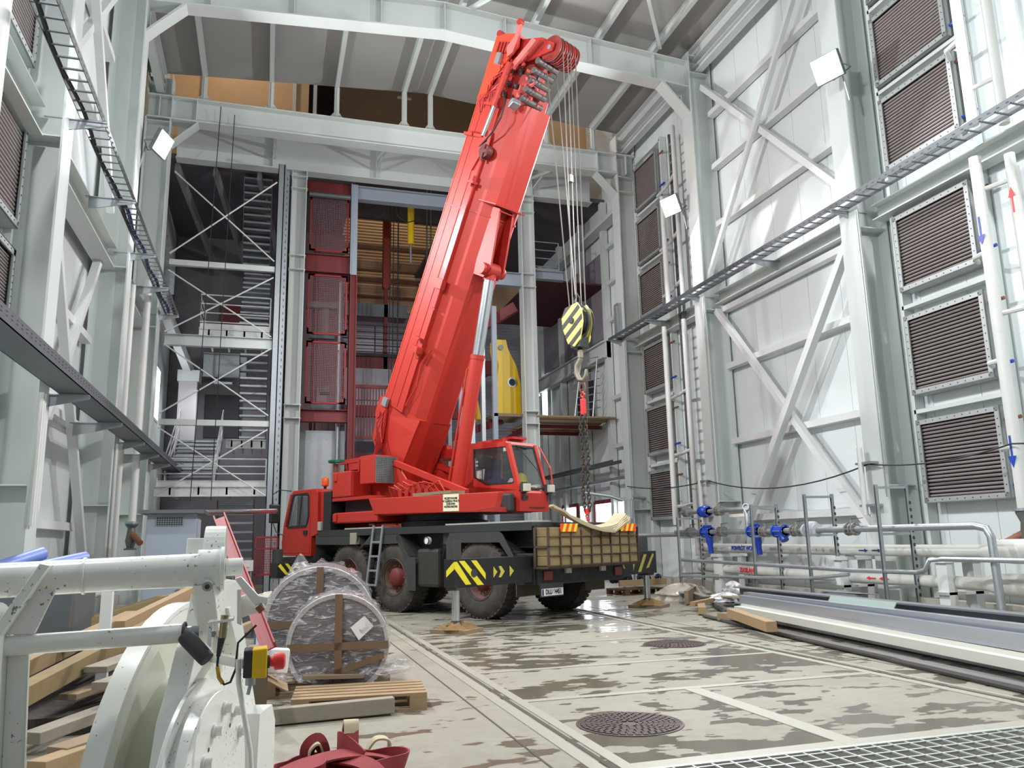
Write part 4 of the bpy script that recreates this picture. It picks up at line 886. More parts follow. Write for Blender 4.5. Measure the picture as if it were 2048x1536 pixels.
hp('rim_guard',MB().path([(bx-.05+.30*math.cos(a),1.33,5.5+.36*math.sin(a)) for a in [PI*(-.45+1.5*i/14) for i in range(15)]],.02,6).path([(bx-.05+.30*math.cos(a),1.47,5.5+.36*math.sin(a)) for a in [PI*(-.45+1.2*i/14) for i in range(15)]],.02,6),dark)
hp('centre_pin',MB().tube((bx-.05,1.13,5.52),(bx-.05,1.5,5.52),.06,16),dark)
hp('lower_frame',MB().box(bx-.12,1.18,4.98,bx+.12,1.46,5.2).tube((bx,1.33,4.8),(bx,1.33,5.0),.05,12),blackp,bevel=.015)
hp('top_eye',MB().path([(bx-.05,1.33,5.84),(bx-.12,1.33,5.98),(bx-.04,1.33,6.1),(bx+.04,1.33,5.98),(bx+.02,1.33,5.86)],.022,8),dark)
hk=[(0,4.85),(.0,4.72),(-.10,4.6),(-.12,4.45),(-.05,4.32),(.06,4.30),(.13,4.38),(.14,4.5)]
hp('hook',MB().path([(bx+a*.9,1.33,z+.06) for a,z in hk],[.04,.05,.055,.055,.05,.045,.04,.025],12).tube((bx,1.33,4.8),(bx,1.33,4.95),.06,14),mat('hook_steel',(132,124,110),.5,.5,.2,10),smooth=True)
# chain sling
cs=thing('chain_sling','long dark chain sling with a red shackle hanging below the hook','chain',W(1.57,1.33,1.8),CR.rotation_euler.z)
def sp(name,mb,m,**k): mb.v=[tuple(V(v)-V(1.57,1.33,1.8)) for v in mb.v]; return mb.build(name,m,cs,local=True,**k)
def link(mb,c,h,w,r,rot,sw=0):
    pts=[]
    for i in range(10):
        a=2*PI*i/10; x=w/2*math.cos(a); z=h/2*math.sin(a)*(1.05); d=V(math.cos(rot)*x,math.sin(rot)*x,z); pts.append(V(c)+d)
    mb.path(pts,r,5,closed=True)
mb=MB(); z=4.22; i=0
sp('master_link',(lambda m_:(link(m_,(1.57,1.33,4.22),.2,.12,.016,.3),m_)[1])(MB()),rust)
sp('red_shackle',MB().box(1.53,1.29,3.7,1.61,1.37,4.0).path([(1.57,1.33,4.02),(1.52,1.33,4.08),(1.57,1.33,4.14),(1.62,1.33,4.08)],.02,6,closed=True),redstop,bevel=.015)['label']='red chain shortener'
z=3.66
while z>1.86:
    for dx,dy in((-.045,-.02),(.045,.02)):
        link(mb,(1.57+dx+.01*math.sin(z*7),1.33+dy+.012*math.sin(z*5),z),.105,.062,.0125,(0 if i%2 else PI/2)+.4)
    z-=.072; i+=1
sp('chain_legs',mb,chainm)
sp('end_hook',MB().path([(1.57,1.33,1.88),(1.54,1.33,1.8),(1.56,1.33,1.72),(1.62,1.33,1.75)],.018,6).box(1.53,1.3,1.84,1.61,1.36,1.94),redstop)['label']='red end hook'
# timbers in the rack
ti=None; n=0
lv=['bottom','second','third','top']
for r_ in range(4):
    for c_ in range(9):
        y=.0+c_*.285+.01; z=.95+r_*.163; dxx=random.uniform(-.015,.01)
        mb=MB().box(0,0,0,.3,.275,.157)
        mb.v=[(x+1.485+dxx,yy+y,zz+z) for x,yy,zz in mb.v]; mb.v=[tuple(CM@V(v)) for v in mb.v]
        single('timber_block',mb,woodb,'square-cut end of a timber cribbing block in the rack on the crane rear','timber block','timber blocks in the rear rack',bevel=.008)
# canvas sling draped over the rack
pts=[(1.50,.40,1.99),(1.56,.50,1.93),(1.6,.62,1.84),(1.66,.8,1.76),(1.72,1.0,1.68),(1.76,1.3,1.60),(1.76,1.6,1.60),(1.72,1.85,1.66),(1.66,2.05,1.73),(1.6,2.25,1.78),(1.52,2.4,1.84)]
mb=MB()
for k_ in range(4): mb.path([V(x+.02*k_,y+.02*k_,z-.02*k_+.012*math.sin(y*9+k_)) for x,y,z in pts],.02,8,flat=(.12,.02))
mb.v=[tuple(CM@V(v)) for v in mb.v]
single('canvas_sling',mb,canvas,'pale worn canvas lifting sling draped over the crane rear','sling',smooth=True)
# mud mats under near and far jacks
def mud(x,y,lab,s=.32):
    random.seed(int(abs(x)*100))
    t=thing('jack_pad',lab,'pad',(*W(x,y,0)[:2],0),CR.rotation_euler.z+.25)
    c=W(x,y,0)
    mb=MB().cbox((c.x,c.y,.03),s*2,s*1.7,.06,CR.rotation_euler.z+.25); mb.build('board',woodo,t)
    mb=MB()
    def f(u,v):
        a=2*PI*u; r=s*.95*v*(1+.15*math.sin(3*a+1)+.1*math.sin(7*a)); return (c.x+r*math.cos(a),c.y+r*math.sin(a),.062+.09*(1-v*v)*(1+.3*math.sin(5*a+v*9)))
    mb.grid(f,28,6); mb.build('mud',mat('mud_brown',(120,92,52),.8,0,.35,14,bump=.8,bscale=30),t,smooth=True)
mud(1.28,-1.66,'muddy board under the near rear outrigger jack')
mud(1.26,3.60,'dark muddy pad under the far rear outrigger jack',.34)
mud(-5.6,-.86,'pad under the near front outrigger jack behind the wrapped reels',.25)
# ================= FAR END: stair tower, lift shaft, far rooms =================
one=single
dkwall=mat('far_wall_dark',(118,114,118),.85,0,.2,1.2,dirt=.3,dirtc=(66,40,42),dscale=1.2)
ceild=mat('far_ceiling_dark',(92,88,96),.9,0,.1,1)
corr=mat('corrugated_warm',(206,176,140),.6,0,.06,1)
corrg=mat('corrugated_grey',(150,148,156),.6,0,.06,1)
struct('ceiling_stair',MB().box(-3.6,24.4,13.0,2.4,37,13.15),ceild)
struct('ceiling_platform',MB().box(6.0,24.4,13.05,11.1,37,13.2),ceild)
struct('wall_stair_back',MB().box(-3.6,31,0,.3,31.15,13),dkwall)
def corrugated(x0,x1,y,z0,z1,step=.14):
    mb=MB(); z=z0; pts=[]
    while z<z1: pts+=[(x0,y,z),(x0,y-.03,z+.02),(x0,y-.03,z+step*.5),(x0,y,z+step*.6)]; z+=step
    n0=len(mb.v)
    for p in pts: mb.v.append(p); mb.v.append((x1,p[1],p[2]))
    for i in range(len(pts)-1): a=n0+2*i; mb.f.append((a,a+1,a+3,a+2))
    return mb
struct('wall_shaft_upper',corrugated(2.3,11.1,34,11.4,24),corr)
struct('wall_shaft_lower',corrugated(2.3,11.1,34,0,11.4),corrg)
struct('wall_shaft_side',MB().box(2.35,31,0,2.5,34,13).box(.7,29.5,0,2.5,29.6,13),mat('shaft_side',(104,84,86),.8,0,.1,1))
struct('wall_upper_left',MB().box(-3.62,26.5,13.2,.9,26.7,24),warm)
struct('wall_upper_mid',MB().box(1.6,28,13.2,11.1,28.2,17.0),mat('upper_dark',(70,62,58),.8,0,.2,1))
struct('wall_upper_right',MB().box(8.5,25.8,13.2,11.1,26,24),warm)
for i,x in enumerate((-2.6,.35,1.05)): one('upper_post',MB().box(x,26.35,13.2,x+.12,26.5,20),pipew,'pale post on the warm lit wall above the long girder, %s from the left'%['first','second','third'][i],'post')
# second-level deep girder behind
t=thing('landing_girder','deep grey girder below and behind the long portal girder','girder',(3.8,24.3,12.9))
MB().box(-3.0,24.1,12.9,10.5,24.5,12.93).box(-3.0,24.1,14.2,10.5,24.5,14.23).build('flanges',steel,t)
MB().box(-3.0,24.29,12.93,10.5,24.31,14.2).build('web',steel,t)
mb=MB()
for x in(-.2,3.0,5.7,8.3): mb.box(x-.01,24.12,12.93,x+.01,24.28,14.2)
mb.build('stiffener',steel,t)
for i,x in enumerate((-.15,3.05,5.75,8.35)): one('knee_brace',MB().bar((x,22.2,12.95),(x,24.2,13.6),.1,.1).bar((x,22.2,13.2),(x,24.1,13.2),.06,.06),steel,'short grey strut tying the long girder to the girder behind, %s from the left'%['first','second','third','fourth'][i],'strut')
# columns of the second frame
def hcol(x,y,z1,label,w=.46,m=steel,z0=0):
    t=thing('steel_column',label,'column',(x,y,z0))
    MB().box(x-w/2,y-.2,z0,x-w/2+.025,y+.2,z1).box(x+w/2-.025,y-.2,z0,x+w/2,y+.2,z1).box(x-w/2,y-.008,z0,x+w/2,y+.008,z1).build('shaft',m,t)
    mb=MB()
    for z in [5.05,5.45,9.65,10.1,z1-.6,z1-.2]:
        if z>z0: mb.box(x-w/2-.02,y-.21,z,x+w/2+.02,y,z+.025)
    mb.build('stiffener',m,t); return t
hcol(.62,24.3,12.9,'broad pale grey column left of the red mesh panels')
hcol(8.1,24.3,12.9,'broad pale grey column behind the crane cab')
one('shaft_post',MB().box(1.98+.3,24.8,9.85,2.50,24.95,12.95).box(2.28,24.75,9.85,2.31,25.05,12.95),greyblue,'grey upper post at the right edge of the mesh panels','post')
one('shaft_post',MB().box(2.30,24.9,0,2.52,25.1,9.85).box(2.30,24.8,0,2.33,25.2,9.85).box(2.49,24.8,0,2.52,25.2,9.85),redo,'tall oxide red post at the right edge of the mesh panels','post')
# red beams and mesh panels
for i,(z0,z1) in enumerate([(5.08,5.47),(9.9,10.5),(12.6,13.1)]):
    one('shaft_beam',MB().ibeam((.86,25,(z0+z1)/2),(2.3,25,(z0+z1)/2),z1-z0,.25,.025,.015),redo,'oxide red beam across the mesh lift shaft, %s'%['lowest','middle','topmost'][i],'beam')
for i,(z0,z1) in enumerate([(5.64,7.62),(7.84,9.80),(10.58,12.5)]):
    t=thing('mesh_gate','red framed wire mesh panel of the lift shaft, %s of three'%['lowest','middle','topmost'][i],'mesh gate',(1.6,24.85,z0))
    x0,x1=1.0,2.22; y=24.85
    mb=MB().box(x0,y,z0,x0+.05,y+.04,z1).box(x1-.05,y,z0,x1,y+.04,z1).box(x0,y,z0,x1,y+.04,z0+.06).box(x0,y,z1-.06,x1,y+.04,z1)
    for a,b_,sx,sz in((x0,z0,1,1),(x1,z0,-1,1),(x0,z1,1,-1),(x1,z1,-1,-1)): mb.prism([(a,y,b_),(a+sx*.22,y,b_),(a,y,b_+sz*.22)],(0,.04,0))
    mb.build('panel_frame',redmesh,t)
    mb=MB(); 
    for j in range(23): x=x0+.05+(x1-x0-.1)*j/22; mb.box(x-.004,y+.015,z0,x+.004,y+.022,z1)
    for j in range(38): z=z0+(z1-z0)*j/37; mb.box(x0,y+.018,z-.004,x1,y+.025,z+.004)
    mb.build('wire_mesh',mat('mesh_dull',(150,110,112),.5,.2,.1,6),t)
one('guide_rail',MB().tube((2.05,25.4,0),(2.05,25.4,9.8),.07,10),galv,'grey vertical pipe behind the lower mesh panels','pipe',smooth=True)
one('guide_rail',MB().box(1.2,26,0,1.3,26.1,12).box(1.35,26,4,1.4,26.1,12),redo,'dark red guide rail deep behind the mesh panels','rail')
one('lift_machine',MB().box(1.2,25.6,5.6,2.0,26.2,5.75).box(1.4,25.7,5.75,1.7,26.1,6.3).tube((1.5,25.7,6.2),(1.8,25.7,6.2),.15,12),galvd,'small dark motor standing behind the lowest mesh panel','motor')
one('shaft_duct',MB().box(1.0,25.5,8.9,2.1,25.8,9.1).box(1.1,25.6,7.9,1.9,25.8,8.0).box(1.5,25.6,8,1.7,25.8,8.9),galvd,'grey duct work behind the middle mesh panel','duct')
one('sheet_wall',MB().box(.9,25.6,1.2,2.3,25.65,4.9),galv,'grey sheet panel low behind the oxide red post','wall field')
one('roller_tube',MB().tube((.95,24.7,12.42),(2.25,24.7,12.42),.09,14),galvd,'dark horizontal tube above the topmost mesh panel','tube',smooth=True)
# grey-blue lintel + red pipes
one('lintel_beam',MB().ibeam((2.5,25,12.72),(7.9,25,12.72),.46,.3,.03,.02),greyblue,'blue-grey beam across the open shaft beside the mesh panels','beam')
for i in range(3): one('red_pipe',MB().tube((2.6,25.3+.3*i,13.1+.15*i),(7.9,25.3+.3*i,13.0+.15*i),.05,8),redo,'red pipe running above the blue-grey beam, %s'%['front','middle','rear'][i],'pipe',smooth=True)
# things in shaft
one('shaft_column',MB().box(4.05,30,11.2,4.35,30.3,16.5),mat('red_brown_paint',(150,56,36),.5),'red-brown column hanging in the warm lit shaft','column')
one('shaft_column',MB().box(4.1,30,5.0,4.25,30.2,11.2),redo,'thin dark red post below the red-brown column in the shaft','column')
t=thing('hydraulic_ram','yellow hydraulic cylinder hanging in the warm lit shaft','cylinder',(4.6,27,12.2)); MB().tube((4.62,27,11.9),(4.62,27,13.6),.12,16).build('barrel',yelb,t,smooth=True); MB().tube((4.62,27,11.2),(4.62,27,11.9),.04,10).build('rod',galv,t)
for i,(x,y) in enumerate(((3.88,27),(4.0,27),(4.16,27),(4.22,27.3))): one('shaft_rope',MB().tube((x,y,5.5),(x,y,14.5),.018,6),cable,'dark vertical rope in the open shaft, %s from the left'%ORD[i].replace('lowest','first' if i==0 else '').replace('second first','second').strip() if False else 'dark vertical rope in the open shaft, %s from the left'%['first','second','third','fourth'][i],'rope')
for i,x in enumerate((5.4,5.55)): one('shaft_rope',MB().tube((x,28,9),(x,28,15),.03,6),galvd,'grey vertical conduit in the shaft near the boom, %s'%['left','right'][i],'conduit')
one('machine_frame',MB().box(6.2,29,12,6.4,29.2,15).box(6.2,29,13.8,7.2,29.2,14).box(5.9,28.8,11.5,6.3,29.1,12.4).sphere((6.2,28.9,12.9),.25),dark,'dark machine parts in the shaft close to the boom','machine')
for i,z in enumerate((14.1,13.1,12.6,11.9)): one('shaft_rail',MB().box(2.5,33.6,z,9,33.7,z+(.08 if i%2 else .18)),mat('dark_brown_beam',(96,66,52),.6),'dark horizontal rail on the corrugated shaft wall, %s'%['topmost','second','third','lowest'][i],'rail')
mb=MB().path([(2.7,26,13.1),(2.9,26,12.55),(3.2,26,12.35),(3.5,26,12.5),(3.65,26,13.0)],.02,6).path([(3.8,26,13.0),(4.0,26,12.5),(4.3,26,12.3),(4.6,26,12.4)],.02,6)
one('drooping_cable',mb,cable,'black cable looping under the blue-grey beam','cable')
one('shaft_box',MB().box(2.6,30,10.0,5.0,30.8,10.5),galvd,'long grey box low in the open shaft','box')
# shaft galleries
one('shaft_gallery',MB().box(2.52,30,7.9,9,30.3,8.4).box(2.5,30,8.4,9,33.9,8.45),redo,'dark red gallery edge across the shaft at mid height','gallery')
one('shaft_gallery',MB().box(2.5,28.2,5.8,7,28.5,6.2).box(2.5,28.2,4.1,7,28.5,4.5),redo,'oxide red beams of the lower gallery across the shaft','gallery')
def railing(name,pts,label,h=1.1,m=galvd,n=3,posts=True,grp=None,r=.022):
    t=thing(name,label,'railing',pts[0],group=grp); p0,p1=V(pts[0]),V(pts[1])
    k=max(2,int((p1-p0).length/1.1)+1)
    for i in range(k):
        p=p0.lerp(p1,i/(k-1)); MB().tube(p,p+V(0,0,h),r,6).build('post',m,t)
    for i in range(n+1):
        z=h*(1-i/(n+.6)); MB().tube(p0+V(0,0,z),p1+V(0,0,z),r*.85,6).build('rail',m,t)
    MB().bar(p0+V(0,0,.05),p1+V(0,0,.05),.01,.13).build('toe_board',m,t); return t
railing('handrail',[(2.5,29.9,8.4),(7.5,29.9,8.4)],'dark handrail on the gallery across the shaft',1.2,mat('rail_dark',(52,46,52),.6),4)
mb=MB()
for i in range(14): x=2.75+i*.1; mb.box(x,27.1,4.9,x+.04,27.14,6.65)
mb.box(2.7,27.08,4.85,4.2,27.16,4.95).box(2.7,27.08,6.6,4.2,27.16,6.72)
one('bar_gate',mb,redo,'oxide red gate of upright bars behind the crane','gate')
one('sheet_cladding',MB().box(2.6,29,5.0,5.5,29.1,6.5).box(2.6,29.4,6.6,6.5,29.5,7.8),corrg,'pale sheet panels behind the red bar gate','wall field')
# uprights under boom
for i,(x,z1,m_,w) in enumerate(((6.55,9.2,galv,.12),(6.2,7.4,galv,.14),(5.85,8.3,greyblue,.1),(5.5,7.0,galvd,.12),(5.1,6.4,galv,.09))):
    one('scaffold_post',MB().box(x,24.6+.1*i,0,x+w,24.75+.1*i,z1),m_,'upright galvanised post between boom and broad column, %s from the right'%['first','second','third','fourth','fifth'][i],'post')
one('tall_blue_post',MB().box(6.88,24.4,0,7.03,24.55,9.0),greyblue,'tall blue-grey post in front of the yellow beam','post')
one('shaft_crossbeam',MB().bar((4.2,25.2,4.2),(7.4,25.2,5.3),.15,.25),redo,'oxide red raking beam under the boom','beam')
one('shaft_crossbeam',MB().bar((5.8,26,8.0),(7.9,25,9.2),.2,.35),redo,'dark red raking beam high behind the lift cylinder','beam')
one('cross_girder',MB().ibeam((6.3,24.3,9.9),(7.88,24.3,9.9),.46,.3,.025,.015),greyblue,'grey girder joining the broad column behind the boom','girder')
one('cross_girder',MB().ibeam((8.3,24.3,10.15),(9.4,24.3,10.15),.3,.25,.02,.015),greyblue,'grey platform edge girder right of the broad column','girder')
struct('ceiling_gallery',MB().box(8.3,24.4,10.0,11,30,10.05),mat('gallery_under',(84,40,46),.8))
railing('handrail',[(8.35,24.3,10.3),(9.25,24.3,10.3)],'grey handrail on the small platform beside the broad column',1.05,galv,3)
# yellow beams
def yb(pts,y,lab,hole=None):
    t=thing('yellow_beam',lab,'lifting beam',(7.4,y,5.4))
    MB().prism([(x,y,z) for x,z in pts],(0,.08,0)).build('plate',yelb,t,bevel=.01)
    MB().prism([(x,y+.5,z) for x,z in pts],(0,.08,0)).build('plate',yelb,t,bevel=.01)
    MB().bar((pts[1][0],y+.3,pts[1][1]-.2),(pts[-1][0],y+.3,pts[-1][1]),.4,.05,up=(1,0,0)).build('spacer',yelb,t)
    if hole: MB().lathe((hole[0],y-.02,hole[1]),(0,1,0),[(.12,0),(.17,0),(.17,.03),(.12,.03)],20,cap=False).build('boss_ring',galv,t); MB().tube((hole[0],y-.005,hole[1]),(hole[0],y+.0,hole[1]),.12,16).build('bore',dark,t)
yb([(7.15,5.45),(7.12,6.4),(7.22,7.1),(7.08,7.7),(7.1,8.0),(7.5,8.0),(7.56,7.7),(7.85,7.1),(7.98,6.5),(7.98,5.5)],24.9,'big yellow lifting beam with a round hole behind the broad column',(7.68,6.55))
MB_=MB(); yb([(6.35,5.3),(6.3,6.4),(6.42,7.3),(6.6,7.45),(6.9,7.4),(6.75,6.9),(6.6,6.0),(6.72,5.35)],25.3,'second yellow lifting beam half hidden by the lift cylinder')
one('lug_pin',MB().tube((7.3,24.85,7.72),(7.3,25,7.72),.09,16),galvd,'dark pin at the top of the yellow lifting beam','pin')
one('board_shelf',MB().box(6.9,24.4,5.32,8.0,25.8,5.42),woodo,'small wooden shelf under the yellow lifting beam','board')
# board platform
mb=MB()
for i in range(9): y=24.0+i*.42; mb.box(8.3,y,5.28-.03*(i%2),11.0,y+.4,5.33-.03*(i%2))
o=one('board_platform',mb,wood,'projecting platform of wooden boards on the far right wall','platform')
one('platform_beam',MB().bar((8.0,24.5,4.95),(8.3,28,4.95),.12,.2).bar((8.3,25.3,5.15),(11,25.3,5.15),.1,.12).bar((8.3,27,5.15),(11,27,5.15),.1,.12),redo,'brown bearers under the wooden board platform','beam')
mb=MB(); mb.tube((9.75,24.6,5.33),(10.05,24.6,7.3),.03,6).tube((10.4,24.6,5.33),(10.65,24.6,7.45),.03,6)
for i in range(8): z=5.5+i*.25; mb.tube((9.7,24.6,z),(10.7,24.6,z+.25),.02,6)
one('scaffold_ladder',mb,galv,'leaning metal ladder frame standing on the wooden platform','ladder')
# far right wall ribs
for i,(y,x) in enumerate(((24.2,10.85),(26.3,10.85),(28.6,10.85),(31,10.85))): one('wall_post',MB().box(x,y,0,11.06,y+.22,13),steel,'grey wall post of the far right wall, %s beyond the third column'%['first','second','third','fourth'][i],'post')
for i,z in enumerate((4.3,5.9,8.6,9.9,11.2)): one('wall_rail',MB().box(10.92,22.3,z,11.08,24.1,z+.14),steel,'short grey wall ledge just beyond the third right column, %s'%ORD[i],'wall rail')
one('wall_girder',MB().box(10.8,24.2,7.45,11.0,33,7.95).box(10.7,24.2,7.4,11.0,33,7.46).box(10.7,24.2,7.93,11.0,33,7.98),steel,'long grey girder along the far right wall','girder')
one('wall_girder',MB().box(10.8,22.3,12.0,11.0,33,12.3).box(10.6,22.3,11.95,11.0,33,12.02),steel,'long grey ledge high on the far right wall','girder')
one('dark_recess',MB().box(11.0,24.6,8.2,11.06,31,11.3),mat('recess_grey',(128,124,132),.8,0,.25,1.5),'dark upper panel field on the far right wall','wall field')
one('dark_opening',MB().box(11.0,26.0,5.6,11.07,27.4,7.0),vdark,'dark square opening in the far right wall above the platform','opening')
one('strut_box',MB().box(10.25,21.9,7.5,10.5,22.2,8.6).box(10.22,21.95,7.5,10.25,22.15,8.5),galv,'perforated galvanised strut standing at the tray end','strut')
t=tray(10.5,23,30,3.7,'far cable tray low on the far right wall',.3,1,30)
one('far_pipe',MB().tube((10.7,22.5,3.25),(10.7,33,3.25),.06,8),galv,'grey pipe below the far cable tray','pipe',smooth=True)
for i,(a,b_) in enumerate(((23.7,24.15),(24.5,26.1),(26.5,27.5),(27.9,29.3))):
    o=struct('window_%d'%(i+3),MB().box(11.02,a,.9,11.06,b_,2.55),daym)
    MB().box(10.98,a-.1,.85,11.08,a,2.65).box(10.98,b_,.85,11.08,b_+.1,2.65).box(10.98,a,2.55,11.08,b_,2.68).build('window_frame',redo if i%2 else steel,o)
o=struct('window_7',MB().box(11.0,30.6,6.0,11.06,31.6,8.0),daym); MB().box(10.95,30.5,5.9,11.08,30.6,8.1).build('window_frame',steel,o)
one('open_pipe',MB().path([(9.2,22.6,2.75),(9.9,22.3,2.62),(10.25,22.2,2.5)],.05,10),galv,'open-ended grey pipe pointing out near the third right column','pipe',smooth=True)
one('goal_pipe',MB().path([(10.2,21.5,0.4),(10.2,21.5,2.45),(10.3,21.55,2.55),(10.9,22,2.55)],.045,10),galv,'upright grey pipe bending to the wall at the third right column','pipe',smooth=True)
one('far_wall_pipe',MB().tube((9.0,21,1.45),(10.6,17.9,1.45),.06,10),galv,'grey pipe behind the far outrigger','pipe',smooth=True)
# ---------- stair tower ----------
one('tower_post',MB().box(-.02,23.4,0,.2,23.5,12.7).box(.14,23.4,0,.17,23.7,12.7).box(-.02,23.4,0,.0,23.7,12.7),galv,'galvanised main post of the stair tower','post')
mb=MB(); 
for i in range(60): z=.4+i*.2; mb.box(.245,23.385,z,.26,23.4,z+.07)
o=one('perforated_strut',MB().box(.2,23.4,0,.31,23.44,12.5),galv,'perforated strut beside the stair tower post','strut'); mb.build('slot_row',dark,o)
one('tower_post',MB().box(.34,24.9,0,.36,25.0,12.5).box(.28,25.2,3,.33,25.3,9),dark,'thin dark conduit between tower and broad column','conduit')
for i,(z,h) in enumerate(((4.77,.16),(7.1,.32),(9.37,.16))): one('tower_beam',MB().ibeam((-2.9,23.5,z),(.0,23.5,z),h,.2,.015,.012) if h>.2 else MB().bar((-2.9,23.5,z),(0,23.5,z),.14,.16),steel,'white-grey cross beam of the stair tower, %s'%['lowest','middle','highest'][i],'beam')
for i,(za,zb) in enumerate(((9.6,12.1),(7.3,9.1),(5.0,6.95),(2.75,4.6))):
    for a,b_,n_ in((za,zb,'rising to the right'),(zb,za,'falling to the right')):
        one('brace_rod',MB().tube((-2.9,23.4,a),(-.05,23.4,b_),.022,6).bar((-2.9,23.4,a),(-2.75,23.4,a+(b_-a)*.05),.03,.09,up=(0,1,0)),steelw,'thin white brace rod of the stair tower, %s field, %s'%(['top','upper','lower','bottom'][i],n_),'brace rod')
def platform(x0,x1,y0,y1,z,label):
    t=thing('stair_landing',label,'landing',((x0+x1)/2,y0,z-.3))
    MB().box(x0,y0,z-.28,x1,y0+.04,z-.02).box(x0,y0-.05,z-.3,x1,y0+.06,z-.28).box(x0,y0-.05,z-.04,x1,y0+.06,z).build('edge_channel',steelw,t)
    MB().box(x0,y0,z-.03,x1,y1,z).build('deck',galvd,t); mb=MB()
    for i in range(4): x=x0+(x1-x0)*(i+.5)/4; mb.box(x,y0,z-.25,x+.05,y1,z-.04)
    mb.build('joist',steelw,t); return t
platform(-2.95,.0,23.8,26,3.05,'lower stair landing of the tower above the grey cabinet')
railing('handrail',[(-2.9,23.8,3.05),(-.05,23.8,3.05)],'white handrail on the lower stair landing',.75,steelw,3)
platform(-2.1,-.1,24.5,26.5,7.75,'upper stair landing of the tower')
railing('handrail',[(-2.1,24.5,7.78),(-.1,24.5,7.78)],'white handrail on the upper stair landing',1.0,steelw,3)
railing('handrail',[(-2.1,24.5,7.78),(-2.1,26.5,7.78)],'white handrail along the side of the upper landing',1.0,steelw,3)
platform(-1.3,-.1,26.5,28.5,4.7,'middle stair landing at the back of the tower')
def flight(x0,x1,ya,za,yb_,zb,label,n=12,rl=True):
    t=thing('stair_flight',label,'stairs',((x0+x1)/2,ya,min(za,zb)))
    mb=MB()
    for i in range(n):
        f=(i+.5)/n; y=ya+(yb_-ya)*f; z=za+(zb-za)*f; mb=MB().box(x0,y-.14,z-.035,x1,y+.14,z+.025); mb.build('tread',galv,t)
    for x in(x0,x1): MB().bar((x,ya,za-.06),(x,yb_,zb-.06),.02,.22).build('stringer',galvd,t)
    if rl:
        for x in(x0,x1):
            for h in(.35,.65,.98): MB().tube((x,ya,za+h),(x,yb_,zb+h),.018,6).build('rail',steelw,t)
            for i in range(4): f=i/3; y=ya+(yb_-ya)*f; z=za+(zb-za)*f; MB().tube((x,y,z),(x,y,z+.98),.02,6).build('post',steelw,t)
    return t
flight(-2.75,-1.45,24.2,3.0,27.2,4.75,'wide lower stair flight rising away on the left of the tower',12)
flight(-.95,-.12,27.4,4.75,24.9,7.7,'narrow middle stair flight seen from below',14,False)
flight(-1.0,-.15,24.9,7.8,27.0,10.4,'narrow upper stair flight of the tower',12,False)
flight(-1.05,-.2,26.6,10.4,25.0,12.95,'topmost stair flight of the tower under the dark ceiling',13,False)
flight(-1.35,-.35,26.5,0.1,24.6,2.7,'stair flight under the lower landing seen through its treads',10,False)
one('pale_column',MB().box(-3.1,29.6,4.5,-2.5,30,7.1),mat('pale_cladding',(196,190,190),.6,0,.1,2),'pale clad column at the back of the stair tower','column')
one('cladding_beam',MB().box(-3.15,29.5,7.1,-2.4,30.1,7.5),steelw,'white steel cap on the pale clad column','beam')
one('raking_beam',MB().bar((-3.3,24.5,8.8),(-2.8,30,7.5),.25,.35),steelw,'bright raking beam at the left side of the stair tower','beam')
one('back_beam',MB().ibeam((-2.4,30.5,7.9),(-.9,30.5,7.9),.9,.3,.03,.02),galv,'deep grey beam at the back of the stair tower','beam')
one('patch',MB().box(-2.3,30.95,5.3,-1.0,31,6.9),vdark,'dark painted patch on the wall behind the stairs','paint patch')
one('red_board',MB().box(-1.9,30.9,8.9,-1.1,30.95,10.4),redo,'dark red panel on the wall behind the stairs','wall field')
one('shelf_rack',MB().box(-3.1,24,8.6,-2.8,24.1,9.6).box(-3.05,23.95,8.6,-2.85,24,9.55),galv,'perforated metal strut hanging by the tray end on the left','strut')
for i,(x,z1) in enumerate(((-1.62,13.4),(-1.25,13.2))): one('hanging_rope',MB().tube((x,21.7,z1),(x-.35+.15*i,23.2,2.6),.012,5),cable,'thin dark rope hanging from the long girder, %s'%['left','right'][i],'rope')
for i,x in enumerate((-3.0,-1.9,-.6)): one('far_rafter',MB().bar((x,24.6,12.8),(x+.9,30.8,11.6),.12,.3),mat('rafter_dim',(120,118,122),.6),'dim slanting rafter above the stair tower, %s from the left'%['first','second','third'][i],'rafter')
# cabinet etc
t=thing('control_cabinet','large blue-grey metal cabinet with a vent grille behind the white machine','cabinet',(-1.5,15,0))
MB().box(-1.93,14.9,0,-1.14,15.9,1.96).build('body',greyblue,t,bevel=.01)
MB().box(-2.05,14.75,1.96,-1.02,16.0,2.02).build('roof_sheet',galvd,t)
MB().box(-1.78,14.89,1.76,-1.36,14.9,1.9).build('grille_back',dark,t); mb=MB()
for i in range(12): x=-1.78+.42*i/11; mb.box(x-.004,14.88,1.76,x+.004,14.89,1.9)
for i in range(5): z=1.76+.14*i/4; mb.box(-1.78,14.88,z-.004,-1.36,14.89,z+.004)
mb.build('vent_grille',galv,t); MB().box(-1.2,14.88,1.2,-1.17,14.9,1.32).build('door_latch',dark,t)
one('silver_pipe',MB().tube((-1.08,16.2,2.02),(.2,19.0,2.15),.055,14),chrome,'shiny silver pipe leading from the cabinet roof to the tower','pipe',smooth=True)
t=thing('mesh_basket','small red wire mesh guard in front of the crane cab','guard',(.05,20,0))
mb=MB().box(-.22,20,.7,-.2,20.03,1.58).box(.28,20,.7,.3,20.03,1.58).box(-.22,20,1.56,.3,20.03,1.6).box(-.22,20,1.3,.3,20.03,1.33).box(-.22,20,.7,.3,20.03,.74).box(-.22,20,0,-.19,20.03,.7).box(.27,20,0,.3,20.03,.7); mb.build('frame',redmesh,t)
mb=MB()
